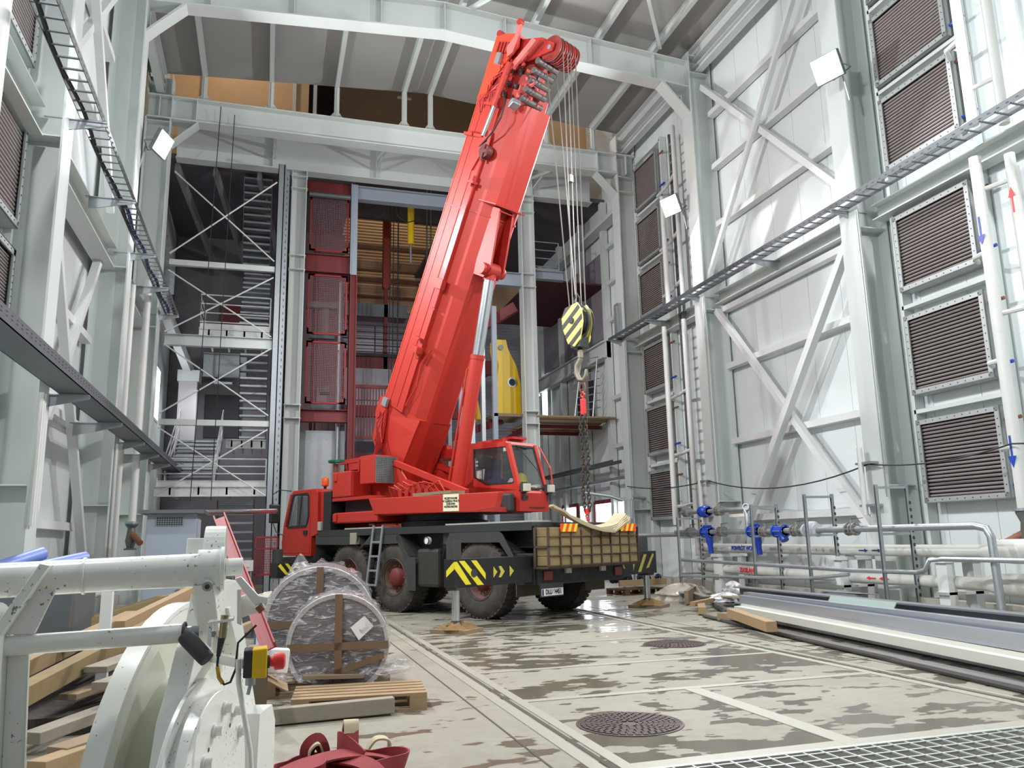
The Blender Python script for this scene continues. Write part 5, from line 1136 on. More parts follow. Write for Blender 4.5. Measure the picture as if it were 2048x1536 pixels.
for i in range(14): x=-.2+.48*i/13; mb.box(x-.005,20.01,.72,x+.005,20.02,1.57)
for i in range(16): z=.74+.82*i/15; mb.box(-.2,20.01,z-.005,.28,20.02,z+.005)
mb.build('mesh',redmesh,t)
one('control_box',MB().box(-.75,20.4,.8,-.25,20.6,1.05).tube((-.38,20.38,.92),(-.38,20.4,.92),.03,8),whitep,'white control box beside the red mesh guard','box')
one('low_stand',MB().box(-.72,20.45,0,-.68,20.55,.8).box(-.32,20.45,0,-.28,20.55,.8),galv,'legs under the white control box','stand')
# lights in the far rooms
def alight(loc,e,s,col,rot=(0,0,0),nm='far_light',par=None):
    l=bpy.data.lights.new(nm,'AREA'); l.size=s; l.energy=e; l.color=col; o=bpy.data.objects.new(nm,l); COL.objects.link(o); o.location=loc; o.rotation_euler=rot; return o
for i,(loc,e,col,lab) in enumerate((((-1.5,24.6,19.5),150,(1,.82,.62),'ceiling lamp high over the stair tower'),((5,31,20),380,(1,.84,.62),'ceiling lamp high over the shaft'),((9.5,24.8,19),60,(1,.82,.62),'ceiling lamp high over the far right platform'),((4.2,32,10.9),60,(.9,.92,1),'lamp in the open shaft'),((-1.6,29,6.9),90,(.95,.97,1),'lamp over the middle stair landing'),((5.0,27.5,7.6),60,(.9,.92,1),'lamp under the shaft gallery'))):
    t=thing('ceiling_lamp',lab,'lamp',loc); MB().box(loc[0]-.3,loc[1]-.1,loc[2]+.02,loc[0]+.3,loc[1]+.1,loc[2]+.1).build('housing',galv,t)
    o=alight((0,0,0),e,.5,col); o.parent=t
# ================= PIPEWORK ALONG THE RIGHT WALL =================
def bigpipe(name,pts,r,lab,m=insul,n=16):
    t=thing(name,lab,'pipe',pts[0]); MB().path(pts,r,n).build('pipe',m,t,smooth=True); return t
p=bigpipe('insulated_pipe',[(9.95,17.2,1.13),(9.95,12.5,1.10),(9.95,7.0,1.10)],.095,'upper thick pale insulated pipe with blue arrows along the right wall')
MB().lathe((9.95,9.3,1.10),(0,-1,0),[(.1,0),(.16,.2),(.17,.5),(.17,2.3)],20).build('insulation_sleeve',insul,p,smooth=True)
mb=MB(); 
for y in(11.62,11.3): mb.box(9.845,y,1.09,9.85,y+.14,1.11).prism([(9.845,y,1.13),(9.845,y,1.07),(9.845,y-.08,1.10)],(.005,0,0))
mb.build('flow_arrows',cableb,p)['label']='two small blue arrows'
text('POWRÓT WODY',blue,'blue_lettering',p,basis((9.85-9.95,15.3-17.2,1.12-1.13),(0,-1,0),(0,0,1)),.12)
p=bigpipe('insulated_pipe',[(9.95,17.3,.67),(9.95,12.5,.63),(9.95,7.0,.64)],.095,'lower thick pale insulated pipe with red arrows along the right wall')
MB().lathe((9.95,9.3,.64),(0,-1,0),[(.1,0),(.15,.2),(.16,.5),(.16,2.3)],20).build('insulation_sleeve',insul,p,smooth=True)
mb=MB()
for y in(11.5,11.2): mb.box(9.845,y-.08,.63,9.85,y+.06,.65).prism([(9.845,y+.06,.67),(9.845,y+.06,.61),(9.845,y+.14,.64)],(.005,0,0))
mb.build('flow_arrows',redstop,p)['label']='two small red arrows'
text('ZASILANIE',redstop,'red_lettering',p,basis((9.85-9.95,15.2-17.3,.66-.67),(0,-1,0),(0,0,1)),.13)
bigpipe('thin_pipe',[(9.3,17.0,.86),(9.3,14,.83),(9.3,11.3,.79),(9.3,9.9,.80),(9.3,9.75,.84),(9.35,9.7,.98),(9.4,9.5,1.0),(9.4,7,1.0)],.035,'thin grey pipe with a small step up running low before the insulated pipes',galv,10)
bigpipe('thin_pipe',[(9.2,17.0,.5),(9.25,12.4,.62),(9.3,11.4,.72)],.03,'thin grey pipe lying lower left of the insulated pipes',galv,8)
vp=bigpipe('valve_pipe',[(9.5,17.6,1.5),(9.5,15,1.47),(9.5,12,1.46),(9.5,8.95,1.46),(9.5,8.78,1.42),(9.5,8.72,1.3),(9.5,8.7,.3)],.055,'long grey pipe line with blue valves ending in a bend to the floor',galv,14)
up_=bigpipe('valve_pipe',[(9.5,17.3,1.95),(9.5,15.2,1.93),(9.5,14.6,1.93),(9.5,14.55,1.85),(9.5,14.55,1.47)],.045,'short upper grey pipe line joining the long valve line',galv,12)
def flange(mb,y,z,r=.11,x=9.5): return mb.lathe((x,y,z),(0,1,0),[(.05,0),(r,0),(r,.03),(.05,.03)],18)
def valve_flanged(y,z,lab,par=None):
    t=thing('flanged_valve',lab,'valve',(9.5,y,z-.12)); mb=MB(); flange(mb,y-.1,z); flange(mb,y+.07,z); flange(mb,y-.02,z,.10); mb.build('flanges',mat('cast_grey',(150,146,142),.4,.5,.2,12),t)
    mb=MB()
    for i in range(8): a=2*PI*i/8; mb.tube((9.5+.085*math.cos(a),y-.12,z+.085*math.sin(a)),(9.5+.085*math.cos(a),y+.12,z+.085*math.sin(a)),.01,5)
    mb.build('bolts',galv,t); MB().tube((9.5,y,z+.08),(9.5,y,z+.17),.018,8).build('stem',galv,t); MB().bar((9.5,y,z+.17),(9.46,y-.32,z+.18),.03,.008).build('lever',dark,t); return t
for i,(y,z) in enumerate(((16.9,1.49),(15.55,1.48),(13.95,1.46),(12.95,1.46),(11.45,1.46))): valve_flanged(y,z,'flanged valve with thin lever on the long pipe line, %s from the left'%['first','second','third','fourth','fifth'][i])
for i,(y,z) in enumerate(((17.0,1.95),(15.6,1.93))): valve_flanged(y,z,'flanged valve with thin lever on the short upper line, %s'%['left','right'][i])
def bluevalve(y,z,lab,kind=0):
    t=thing('blue_valve',lab,'valve',(9.5,y,z-.2))
    mb=MB(); flange(mb,y-.16,z,.12); flange(mb,y+.13,z,.12); mb.tube((9.5,y-.16,z),(9.5,y+.16,z),.09,18)
    if kind==0: mb.tube((9.5,y,z),(9.5,y,z+.14),.08,14).lathe((9.5,y,z+.12),(0,0,1),[(.1,0),(.1,.03),(.04,.04)],14).lathe((9.5,y-.05,z-.05),(0,-.15,-1),[(.085,0),(.08,.18),(.06,.24),(.055,.42)],14)
    elif kind==1: mb.lathe((9.5,y,z+.02),(0,-.6,-1),[(.09,0),(.075,.16),(.08,.2),(.08,.23)],14)
    else: mb.sphere((9.5,y,z),.14)
    mb.build('body',blue,t,smooth=True)
    mb=MB()
    for i in range(6): a=2*PI*i/6; mb.tube((9.5+.095*math.cos(a),y-.18,z+.095*math.sin(a)),(9.5+.095*math.cos(a),y+.18,z+.095*math.sin(a)),.01,5)
    mb.build('bolts',galv,t); return t
bluevalve(16.15,1.48,'blue strainer valve with a hanging leg, left on the long line')
bluevalve(13.55-.0+.75,1.47,'blue strainer valve with a hanging leg, middle of the long line')
bluevalve(13.45,1.46,'small blue check valve between grey flanges',1)
bluevalve(16.2,1.94,'round blue valve on the short upper pipe line',2)
t=thing('grey_meter','light grey meter body on the long pipe line','meter',(9.5,12.5,1.36)); mb=MB().lathe((9.5,12.5,1.36),(0,0,1),[(.11,0),(.12,.02),(.12,.2),(.1,.24),(.04,.26)],20); flange(mb,12.34,1.46,.12); flange(mb,12.65,1.46,.12); mb.build('body',mat('meter_grey',(186,190,196),.4),t,smooth=True)
one('open_stub',MB().tube((9.5,14.5,1.93),(9.3,14.25,1.96),.055,12).lathe((9.3,14.25,1.96),(-.2,-.25,.03),[(.07,0),(.07,.05),(.045,.05),(.045,.0)],14,cap=False),galv,'open black pipe stub at the end of the upper line','pipe')
one('white_case',MB().box(9.55,14.75,1.78,9.7,15.3,1.95),whitep,'small white box behind the upper pipe line','box')
# strut frames
for i,(x,y,z1) in enumerate(((9.25,17.0,1.85),(9.3,14.05,2.0),(9.3,12.35,2.1),(9.3,10.55,2.15))):
    t=thing('pipe_stand','galvanised pipe support frame of two uprights, %s from the left'%['first','second','third','fourth'][i],'pipe stand',(x,y,0))
    for k_,(dx,dy) in enumerate(((0,0),(.55,-.05))): 
        u=MB().chan((x+dx,y+dy,0),(x+dx,y+dy,z1),.045,.045,.006,up=(0,1,0)).build('upright',galv,t)
    mb=MB()
    for z in(z1-.05,1.37,.55): mb=MB().bar((x,y,z),(x+.55,y-.05,z),.04,.04); mb.build('crossbar',galv,t)
    mb=MB()
    for j in range(14): mb.box(x+.53,y-.075,.4+j*.11,x+.57,y-.073,.45+j*.11)
    mb.build('slot_row',dark,t)
one('pipe_stand',MB().chan((9.2,20,0),(9.2,20,1.9),.045,.045,.006,up=(0,1,0)).chan((9.5,20,0),(9.5,20,1.9),.045,.045,.006,up=(0,1,0)),galv,'lone galvanised uprights behind the far outrigger','pipe stand')
for i,y in enumerate((16.3,12.2,9.9)):
    t=thing('pipe_support','white steel support block under the insulated pipes, %s from the left'%['first','second','third'][i],'support',(10.1,y,0))
    MB().box(9.75,y-.1,0,9.9,y+.1,.95).box(10.25,y-.1,0,10.4,y+.1,.95).build('legs',steelw,t); MB().box(9.7,y-.12,.93,10.5,y+.12,.99).box(9.7,y-.1,.46,10.5,y+.1,.5).build('crossbar',steelw,t)
    MB().box(9.85,y-.08,.99,10.05,y+.08,1.02).build('saddle',galv,t)
for i,(y,z0,z1) in enumerate(((11.9,1.7,2.9),(17.55,1.7,3.0))):
    t=thing('lamp_tube','short capped white tube clamped to the %s right column'%['nearest','second'][i],'tube',(10.2,y,z0)); MB().tube((10.2,y,z0),(10.2,y,z1),.05,14).build('tube',pipew,t,smooth=True); mb=MB()
    for z in(z0+.15,z1-.3): mb.box(10.18,y-.25,z,10.36,y+.12,z+.04)
    mb.build('clamp',galv,t)
# black cable sagging along the columns
pts=[]
for (a,b_,s) in(((10.28,21.9,2.9),(10.28,17.3,2.72),.12),((10.28,17.3,2.72),(10.28,11.8,2.6),.3),((10.28,11.8,2.6),(10.3,8.9,2.62),.12),((10.3,8.9,2.62),(10.3,6.5,2.75),.1)):
    a,b_=V(a),V(b_)
    for i in range(12): f=i/12; p=a.lerp(b_,f); p.z-=4*s*f*(1-f); pts.append(p)
one('sagging_cable',MB().path(pts,.014,6),cable,'black cable sagging from column to column along the right wall','cable')
one('conduit',MB().path([(10.33,11.5,7.3),(10.33,11.5,2.0)],.012,6).path([(10.33,11.45,7.3),(10.33,11.45,2.4)],.010,6),galv,'thin conduits down the nearest right column','conduit')
one('conduit',MB().path([(10.33,17.05,7.3),(10.33,17.05,2.0)],.012,6),galv,'thin conduit down the second right column','conduit')
one('conduit',MB().path([(10.33,21.7,7.3),(10.33,21.7,2.0)],.012,6),galv,'thin conduit down the third right column','conduit')
one('conduit',MB().path([(-2.84,11.5,3.4),(-2.84,11.5,1.7)],.04,8).path([(-2.84,11.62,3.4),(-2.84,11.62,1.7)],.03,8),pipew,'pale conduits down the nearest left column','conduit')
one('conduit',MB().path([(-2.84,17.1,3.4),(-2.84,17.1,.9)],.03,8),pipew,'pale conduit down the second left column','conduit')
# white fallen pipe on the left
one('floor_pipe',MB().path([(-4+.9,7.2,.95),(-2.6,8.6,.8),(-2.1,9.8,.85),(-1.75,10.7,.98),(-1.4,12.2,1.0)],.1,16),pipew,'bent white pipe behind the timber pile on the left','pipe',smooth=True)
# ---- materials lying along the right side ----
def ch_pile():
    one('pale_profile',MB().bar((7.55,12.0,.20),(6.5,5.2,.20),.16,.10).bar((7.6,12.0,.26),(6.55,5.2,.26),.02,.06),mat('alu_pale',(214,214,206),.35,.3,.05,3),'pale aluminium profile nearest the floor in the stacked profiles','profile')
    sil=mat('alu_silver',(206,212,222),.22,.75,.05,3)
    one('silver_profile',MB().bar((7.64,12.1,.33),(6.60,5.2,.36),.015,.16).bar((7.68,12.1,.41),(6.66,5.2,.44),.08,.01).bar((7.62,12.1,.29),(6.58,5.2,.31),.03,.02),sil,'bright silver channel profile lying on the pale one','profile')
    one('silver_profile',MB().bar((7.85,12.2,.44),(6.9,5.2,.50),.12,.02).bar((7.8,12.2,.41),(6.85,5.2,.46),.02,.06).bar((7.9,12.2,.2),(6.95,5.2,.2),.1,.36),sil,'silver profile with a white edge behind the bright channel','profile')
    one('pale_profile',MB().bar((8.05,12.2,.2),(7.15,5.2,.2),.14,.36),galv,'galvanised flat profile between the silver and the dark one','profile')
    one('dark_profile',MB().bar((8.4,13.2,.28),(7.55,5.0,.34),.10,.36).bar((8.33,13.2,.47),(7.48,5.0,.53),.22,.02),mat('profile_grey',(120,122,128),.4,.3,.1,4),'long dark grey profile at the back of the stack','profile')
    one('dark_profile',MB().bar((8.7,12.4,.22),(8.0,5.0,.26),.1,.14),galv,'long light grey profile furthest from the camera','profile')
    one('bearer_board',MB().cbox((7.4,11.95,.08),.2,.5,.12,.3),woodo,'small wooden bearer under the profile ends','board')
    for i,(a,b_,r) in enumerate((((7.4,12.9,.03),(6.42,5.1,.05),.03),((7.25,12.0,.03),(6.33,5.2,.05),.035),((7.0,9.6,.03),(6.25,5.0,.04),.04),((7.35,12.8,.03),(6.5,5.2,.05),.02),((9.3,15.8,.05),(7.9,12.9,.06),.06))):
        one('loose_rod',MB().path([a,tuple(V(a).lerp(V(b_),.5)+V(-.06,0,-.0)),b_],r,8),mat('rod_dark',(84,82,80),.5,.3,.15,8),'dark rod lying on the floor beside the profiles, %s'%['longest','second','thickest near one','thin upper one','far one by the plastic bag'][i],'rod',smooth=True)
    one('timber_beam',MB().bar((7.05,11.0,.09),(7.65,10.0-.3,.09),.16,.14),wood,'new timber beam lying in front of the profiles','timber',bevel=.004) if False else one('timber_beam',MB().bar((7.25,11.75,.17),(6.62,9.75,.17),.15,.14),wood,'new timber beam lying in front of the profiles','timber',bevel=.004)
    one('glass_strip',MB().bar((7.70,9.9,.47),(7.48,8.4,.48),.14,.01,up=(-1,0,.6)),mat('pale_glass',(150,166,160),.3,0,.03,3),'pale greenish sheet lying across the profiles','sheet')
ch_pile()
one('sheet_duct',MB().prism([(8.9,11.6,.02),(9.5,12.0,.02),(9.45,12.0,.42),(8.95,11.7,.45)],(-.15,-1.0,0)).prism([(8.9,11.6,.45),(9.45,12.0,.42),(9.6,11.0,.40),(8.9,10.7,.46)],(0,0,.01)),galv,'bent galvanised sheet duct behind the profiles','duct')
one('white_block',MB().box(8.6,7.3,0,9.3,8.6,.3),whitep,'white block on the floor at the right picture edge','block',bevel=.02)
one('timber_beam',MB().bar((8.35,15.2,.16),(9.55,16.9,.16),.08,.26),woodo,'brown board on edge beside the plastic bag','timber')
one('timber_beam',MB().bar((7.55,13.2,.08),(8.05,14.1,.08),.14,.12),wood,'short timber offcut at the end of the profiles','timber')
one('timber_beam',MB().bar((7.75,13.9,.14),(8.6,14.6,.14),.1,.08),wood,'second timber offcut near the plastic bag','timber')
def crumple(c,rx,ry,rz,seed,amp=.25,n=22,m=12):
    random.seed(seed); ph=[random.uniform(0,6) for _ in range(6)]
    def f(u,v):
        a=2*PI*u; b_=PI*.5*v; k_=1+amp*(math.sin(3*a+ph[0])*.4+math.sin(7*a+ph[1]+4*v)*.3+math.sin(13*a+9*v+ph[2])*.3+math.sin(5*b_*3+ph[3])*.25)
        return (c[0]+rx*math.cos(a)*math.cos(b_*.98)*k_,c[1]+ry*math.sin(a)*math.cos(b_*.98)*k_,c[2]+rz*math.sin(b_)*(1+amp*.3*math.sin(9*a+ph[4])))
    return MB().grid(f,n,m)
bagm=mat('bag_film',(196,188,172),.2,0,.1,9,bump=.8,bscale=14,alpha=.75)
one('plastic_bag',crumple((9.1,16.7,0),.65,.5,.34,4),bagm,'crumpled clear plastic bag on the wet floor behind the far jack','bag',smooth=True)
one('paper_scrap',crumple((9.7,15.6,.1),.25,.2,.3,5,.4),whitep,'crumpled white paper near the second strut frame','paper')
one('paper_scrap',crumple((8.9,14.6,.1),.35,.16,.16,6,.4),mat('film_white',(206,204,208),.4),'torn white film lying on the dark boards','paper')
random.seed(21)
for i in range(14):
    x=9.1+random.uniform(-.3,.5); y=12.9+i*.3; a=random.uniform(-.6,.6)+PI/2
    one('scrap_board',MB().cbox((x,y,.1+.05*(i%3)),random.uniform(.5,1.1),random.uniform(.08,.2),.03,a,random.uniform(-.12,.12)),random.choice([woodo,galvd,galv,woodg,dark]),'scrap strip in the debris below the pipes, number %d from the camera side'%(i+1) if False else 'scrap strip in the debris below the insulated pipes','scrap',group='scrap strips below the pipes')
# pallet with blue-black fittings behind the far jack
def pallet(x,y,rz,label,m=woodo,z0=0,lx=1.2,ly=.8,detail=True):
    t=thing('pallet',label,'pallet',(x,y,z0),rz)
    def B(*a): mb=MB(); mb.box(*a); return mb
    for i in range(5):
        yy=-ly/2+i*(ly-.1)/4; B(-lx/2,yy,.122,lx/2,yy+.1,.144).build('deck_board',m,t,local=True)
    for xx in(-lx/2,-.07,lx/2-.145): 
        B(xx,-ly/2,.1,xx+.145,ly/2,.122).build('stringer_board',m,t,local=True)
        for yy in(-ly/2,-.05,ly/2-.1): B(xx,yy,.022,xx+.145,yy+.1,.1).build('block',m,t,local=True)
    for yy in(-ly/2,-.05,ly/2-.1): B(-lx/2,yy,0,lx/2,yy+.1,.022).build('bottom_board',m,t,local=True)
    return t
pallet(9.0,19.0,.2,'dark pallet loaded with black fittings behind the far jack',mat('pallet_dark',(92,66,52),.8,0,.2,5))
one('crate_board',MB().bar((8.3,18.4,.3),(9.7,18.65,.3),.05,.15),wood,'pale timber side board on the loaded pallet','timber')
random.seed(5)
for i in range(12):
    x=8.45+.105*i; y=18.8+random.uniform(0,.5); tt=MB().tube((x,y,.34),(x+.05,y+.12,.4),.09,8).sphere((x,y-.05,.36),.035)
    one('black_fitting',tt,mat('fitting_black',(44,52,66),.25,.3,.2,10),'black shiny pipe fitting on the loaded pallet','fitting','black fittings on the pallet',smooth=True)
# ================= LEFT SIDE CLUTTER AND FOREGROUND =================
pallet(.84,7.45,-.10,'empty wooden pallet lying in front of the wrapped reels',wood,0,1.12,.66)
one('timber_beam',MB().bar((.05,7.05-.1,.07),(1.07,7.0,.08),.10,.12),woodg,'grey weathered timber lying in front of the empty pallet','timber',bevel=.005)
pallet(.62,8.55,-.05,'pallet carrying the film wrapped reels',wood,0,1.2,.9)
one('small_plank',MB().cbox((.65,7.95,.19),.55,.14,.03,.08,.05),woodo,'small plank under the front wrapped reel','plank')
filmr=mat('reel_under_film',(112,104,106),.32,.1,.25,30,stretch=(1,1,14),bump=.5,bscale=20)
def reel(cx_,cy_,cz_,R_,w,lab,ax=(.12,1,.08)):
    t=thing('wrapped_reel',lab,'reel',(cx_,cy_,.15)); ax=V(ax).normalized(); c=V(cx_,cy_,cz_)
    MB().lathe(c-ax*w/2,ax,[(0,.01),(R_*.97,.01),(R_,.03),(R_,w-.03),(R_*.97,w-.01),(0,w-.01)],48,cap=False).build('reel_body',filmr,t,smooth=True)
    d,a,b_=frame(ax)
    MB().lathe(c-ax*(w/2+.012),ax,[(R_*.93,.01),(R_*1.01,.0),(R_*1.02,.03),(R_*1.01,.05)],48,cap=False).build('flange_rim',mat('rim_pale',(200,194,194),.3,0,.05,6),t,smooth=True)
    # film skirt with folds
    random.seed(int(R_*100)); ph=[random.uniform(0,6) for _ in range(5)]
    def f(u,v):
        th_=-.35+(PI+.7)*u; k_=R_*(1.025+.03*math.sin(17*th_+ph[0])*(v)+.02*math.sin(31*th_+ph[1]+5*v))
        p=c+(a*math.cos(th_)+b_*math.sin(th_))*k_+ax*(-w/2-.03+(w+.08)*v); return p
    MB().grid(f,80,8).build('film_wrap',plastic,t,smooth=True)
    def g(u,v):
        th_=2*PI*u; k_=R_*v*1.02; p=c+(a*math.cos(th_)+b_*math.sin(th_))*k_-ax*(w/2+.02+.012*math.sin(9*th_+ph[2])*v+.01*math.sin(23*v+4*th_)); return p
    MB().grid(g,64,16).build('film_face',plastic,t,smooth=True)
    q=c-ax*(w/2+.04)
    MB().bar(q+b_*R_*1.02,q-b_*R_*1.0,.07,.004,up=ax).build('vertical_tape',tape,t)
    MB().bar(q+a*R_*.99,q-a*R_*.99,.004,.07,up=b_).build('cross_tape',tape,t)
    MB().bar(q+a*R_*.9-b_*.1,q-a*R_*.8-b_*R_*.75,.004,.055,up=b_).build('slant_tape',tape,t)
    return t
reel(.60,9.05,.62,.56,.55,'large film wrapped reel standing behind the smaller one')
reel(.72,8.2,.47,.47,.4,'smaller film wrapped reel with brown tape in front')
one('label_sheet',MB().prism([(.80,7.93,.62),(.93,7.94,.72),(1.02,7.95,.62),(.88,7.94,.50)],(0,-.003,0)),whitep,'white paper label stuck on the smaller wrapped reel','label')
one('film_heap',crumple((.7,8.5,.13),.66,.6,.22,9,.35,40,14),plastic,'loose stretch film bunched on the reel pallet','film',smooth=True)
one('film_peak',MB().lathe((.38,9.0,1.05),(-.05,.05,1),[(.17,0),(.1,.12),(.04,.22),(.0,.26)],14,cap=False),plastic,'twisted peak of film on top of the large wrapped reel','film',smooth=True)
# white box, veneer
t=thing('foam_box','white foam package leaning by the pallet','package',(.12,7.2,.2)); MB().cbox((.13,7.5,.42),.2,.12,.2,.05,.1).build('body',whitep,t,bevel=.01)
mb=MB().grid(lambda u,v:(-.02+.25*u,7.25+.4*v,.25+.06*math.cos(u*2.6)),10,2); one('bent_veneer',mb,wood,'curved wooden veneer sheet beside the foam package','veneer',solid=.012)
one('brown_carton',MB().box(-.12,7.1,0,.06,7.6,.42),mat('carton_dark',(96,84,68),.85,0,.1,4),'brown carton under the veneer sheet','carton')
# red channel leaning
t=thing('red_channel','long red steel channel leaning behind the white machine','channel',(-.1,9,0))
MB().chan((.06,6.6,.62),(-.42,8.2,1.66),.11,.05,.012,up=(1,0,.3),side=-1).build('channel',redmesh,t) 
one('red_channel',MB().bar((-1.0,17.5,.4),(-1.1,17.6,1.5),.1,.08),redmesh,'short red bar standing right of the grey cabinet','channel')
# coiled red sling in the foreground
t=thing('red_sling','heap of flat red lifting sling on the floor at the bottom edge','sling',(.45,5.2,0))
def rib(pts,w,m=redstrap,name='loop',n=6,up=(0,0,1),th=.006):
    P=[V(p) for p in pts]; Q=[]
    for i in range(len(P)-1):
        a=P[max(i-1,0)];b_=P[i];c=P[i+1];d=P[min(i+2,len(P)-1)]
        for k_ in range(n):
            s=k_/n; Q.append(.5*((2*b_)+(c-a)*s+(2*a-5*b_+4*c-d)*s*s+(3*b_-a-3*c+d)*s**3))
    Q.append(P[-1]); return MB().path(Q,w,4,flat=(w/2,th),up=up).build(name,m,t,smooth=True)
def edge(pts,w,m=redstrap,name='loop',th=.006):
    global _o
    n=6; P=[V(p) for p in pts]; Q=[]
    for i in range(len(P)-1):
        a=P[max(i-1,0)];b_=P[i];c=P[i+1];d=P[min(i+2,len(P)-1)]
        for k_ in range(n):
            s=k_/n; Q.append(.5*((2*b_)+(c-a)*s+(2*a-5*b_+4*c-d)*s*s+(3*b_-a-3*c+d)*s**3))
    Q.append(P[-1]); rings=[]
    for i,p in enumerate(Q):
        tg=(Q[min(i+1,len(Q)-1)]-Q[max(i-1,0)]).normalized(); s_=tg.cross(V(0,0,1)).normalized(); u=(V(0,0,1)+s_*.35*math.sin(i*.35)).normalized()
        rings.append([p+s_*th-u*w*.0,p-s_*th,p-s_*th+u*w,p+s_*th+u*w])
    return MB().loft(rings).build(name,m,t,smooth=True)
edge([(.62,4.95,.0),(.40,5.02,.0),(.20,5.12,.0),(.10,5.28,.0),(.18,5.42,.0),(.36,5.42,.01),(.52,5.32,.02)],.12)
edge([(.22,5.0,.02),(.34,5.08,.03),(.44,5.22,.03),(.56,5.30,.03),(.70,5.34,.02),(.86,5.30,.01),(.80,5.16,.0),(.62,5.05,.0)],.13)
rib([(.22,5.0,.13),(.34,5.16,.15),(.50,5.20,.16),(.66,5.28,.13),(.82,5.30,.08)],.15)
rib([(.14,5.2,.09),(.3,5.28,.12),(.46,5.2,.14),(.62,5.08,.12),(.7,4.98,.05)],.13)
rib([(.56,5.40,.05),(.50,5.42,.14),(.48,5.36,.2),(.54,5.28,.17),(.60,5.2,.12)],.11)
rib([(.55,5.26,.12),(.555,5.32,.24),(.555,5.37,.31),(.55,5.42,.25),(.54,5.44,.1)],.085,up=(0,0,1))
rib([(.555,5.325,.245),(.555,5.35,.30),(.555,5.39,.305),(.55,5.425,.25)],.09,canvas,'sling_sleeve',th=.009)
rib([(.30,5.44,.05),(.30,5.42,.16),(.36,5.42,.20),(.40,5.44,.12),(.38,5.46,.05)],.09); rib([(.31,5.40,.06),(.31,5.40,.15),(.36,5.40,.19),(.39,5.41,.12)],.085,canvas,'sling_lining'); rib([(.66,5.46,.1),(.72,5.46,.17),(.8,5.46,.16),(.80,5.46,.09),(.72,5.46,.06)],.10,canvas,'sling_lining')
# timber pile, left
random.seed(31)
TP=[((-2.15,8.9,.55),(-1.30,12.3,.70),.11,.1,woodb),((-1.95,6.9,.42),(-1.45,10.4,.62),.13,.13,wood),((-1.72,6.3,.34),(-1.12,9.6,.58),.13,.14,woodb),((-1.35,9.0,.62),(-.6,13.2,.95),.1,.14,wood),((-1.2,9.2,.48),(-.45,13.2,.82),.1,.14,wood),((-1.55,8.6,.5),(-.9,10.2,.55),.14,.06,woodo),((-1.3,7.6,.42),(-.75,9.0,.5),.2,.05,woodg),((-1.15,7.1,.36),(-.7,8.1,.40),.2,.06,woodg),((-1.45,7.4,.25),(-.8,8.6,.3),.16,.05,woodo),((-1.5,6.6,.12),(-.85,7.6,.2),.16,.08,woodg),((-1.25,6.2,.08),(-.7,6.9,.12),.18,.1,woodo),((-1.3,5.9,.06),(-.95,6.5,.06),.14,.12,wood),((-2.3,7.6,.3),(-1.8,9.4,.5),.14,.12,woodb),((-2.4,8.4,.62),(-1.9,10.2,.72),.16,.03,woodo),((-1.0,9.0,.3),(-.3,12.0,.5),.14,.08,woodo),((-.7,9.8,.3),(-.1,11.8,.35),.1,.1,woodo),((-1.9,9.6,.2),(-1.0,12.8,.3),.2,.2,woodg)]
names=['far left squared','pale second from top','long yellowish squared front','upper slanting orange','lower slanting orange','flat brown','wide grey flat','grey flat below','brown flat low','grey low','brown low','pale wedge at the bottom','thick left','thin top left','brown right','short right','grey underneath']
for (a,b_,w,h,m_),n_ in zip(TP,names): one('timber_beam',MB().bar(a,b_,w,h),m_,'%s timber in the pile behind the white machine'%n_,'timber',bevel=.004)
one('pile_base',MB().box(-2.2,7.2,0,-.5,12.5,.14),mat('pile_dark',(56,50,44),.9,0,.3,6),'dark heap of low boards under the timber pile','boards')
for i,x in enumerate((-1.62,-1.42)): one('red_bracket',MB().box(x-.09,8.2,.58,x+.09,8.36,.60).box(x-.09,8.2,.58,x+.09,8.22,.68),redo,'small oxide red steel bracket on the timber pile, %s'%['left','right'][i],'bracket')
pallet(-.9,15.0,.15,'stacked pallet under white wrapped sheets at the left',woodo); pallet(-.9,15.0,.12,'second pallet on top of another under white sheets',woodo,.145)
for i in range(5): one('wrapped_board',MB().cbox((-.9,14.9,.32+.045*i),1.1,.9,.035,.1+.03*i),woodg if i%2 else whitep,'thin board in the wrapped stack behind the timber pile','board','boards in the wrapped stack')
one('film_heap',crumple((-.9,14.9,.55),.6,.5,.3,14,.3),bagm,'crumpled clear film on the wrapped board stack','film',smooth=True)
for i,(x,y,m_) in enumerate(((-2.35,9.6,bluem),(-2.0,9.9,bluem))): one('blue_roll',MB().tube((x-.2,y-.4,1.22),(x+.1,y+.1,1.36-.06*i),.07,14),m_,'blue plastic roll seen above the white pipe, %s'%['larger','smaller'][i],'roll',smooth=True)
one('roll_stand',MB().box(-2.7,9.0,0,-1.8,10.2,1.12).box(-2.75,8.95,1.12,-1.75,10.25,1.17),galvd,'grey stand under the blue rolls','stand')
one('frame_leg',MB().box(-1.52,8.9,0,-1.42,9.0,1.15),steelw,'white upright leg behind the timber pile','post')
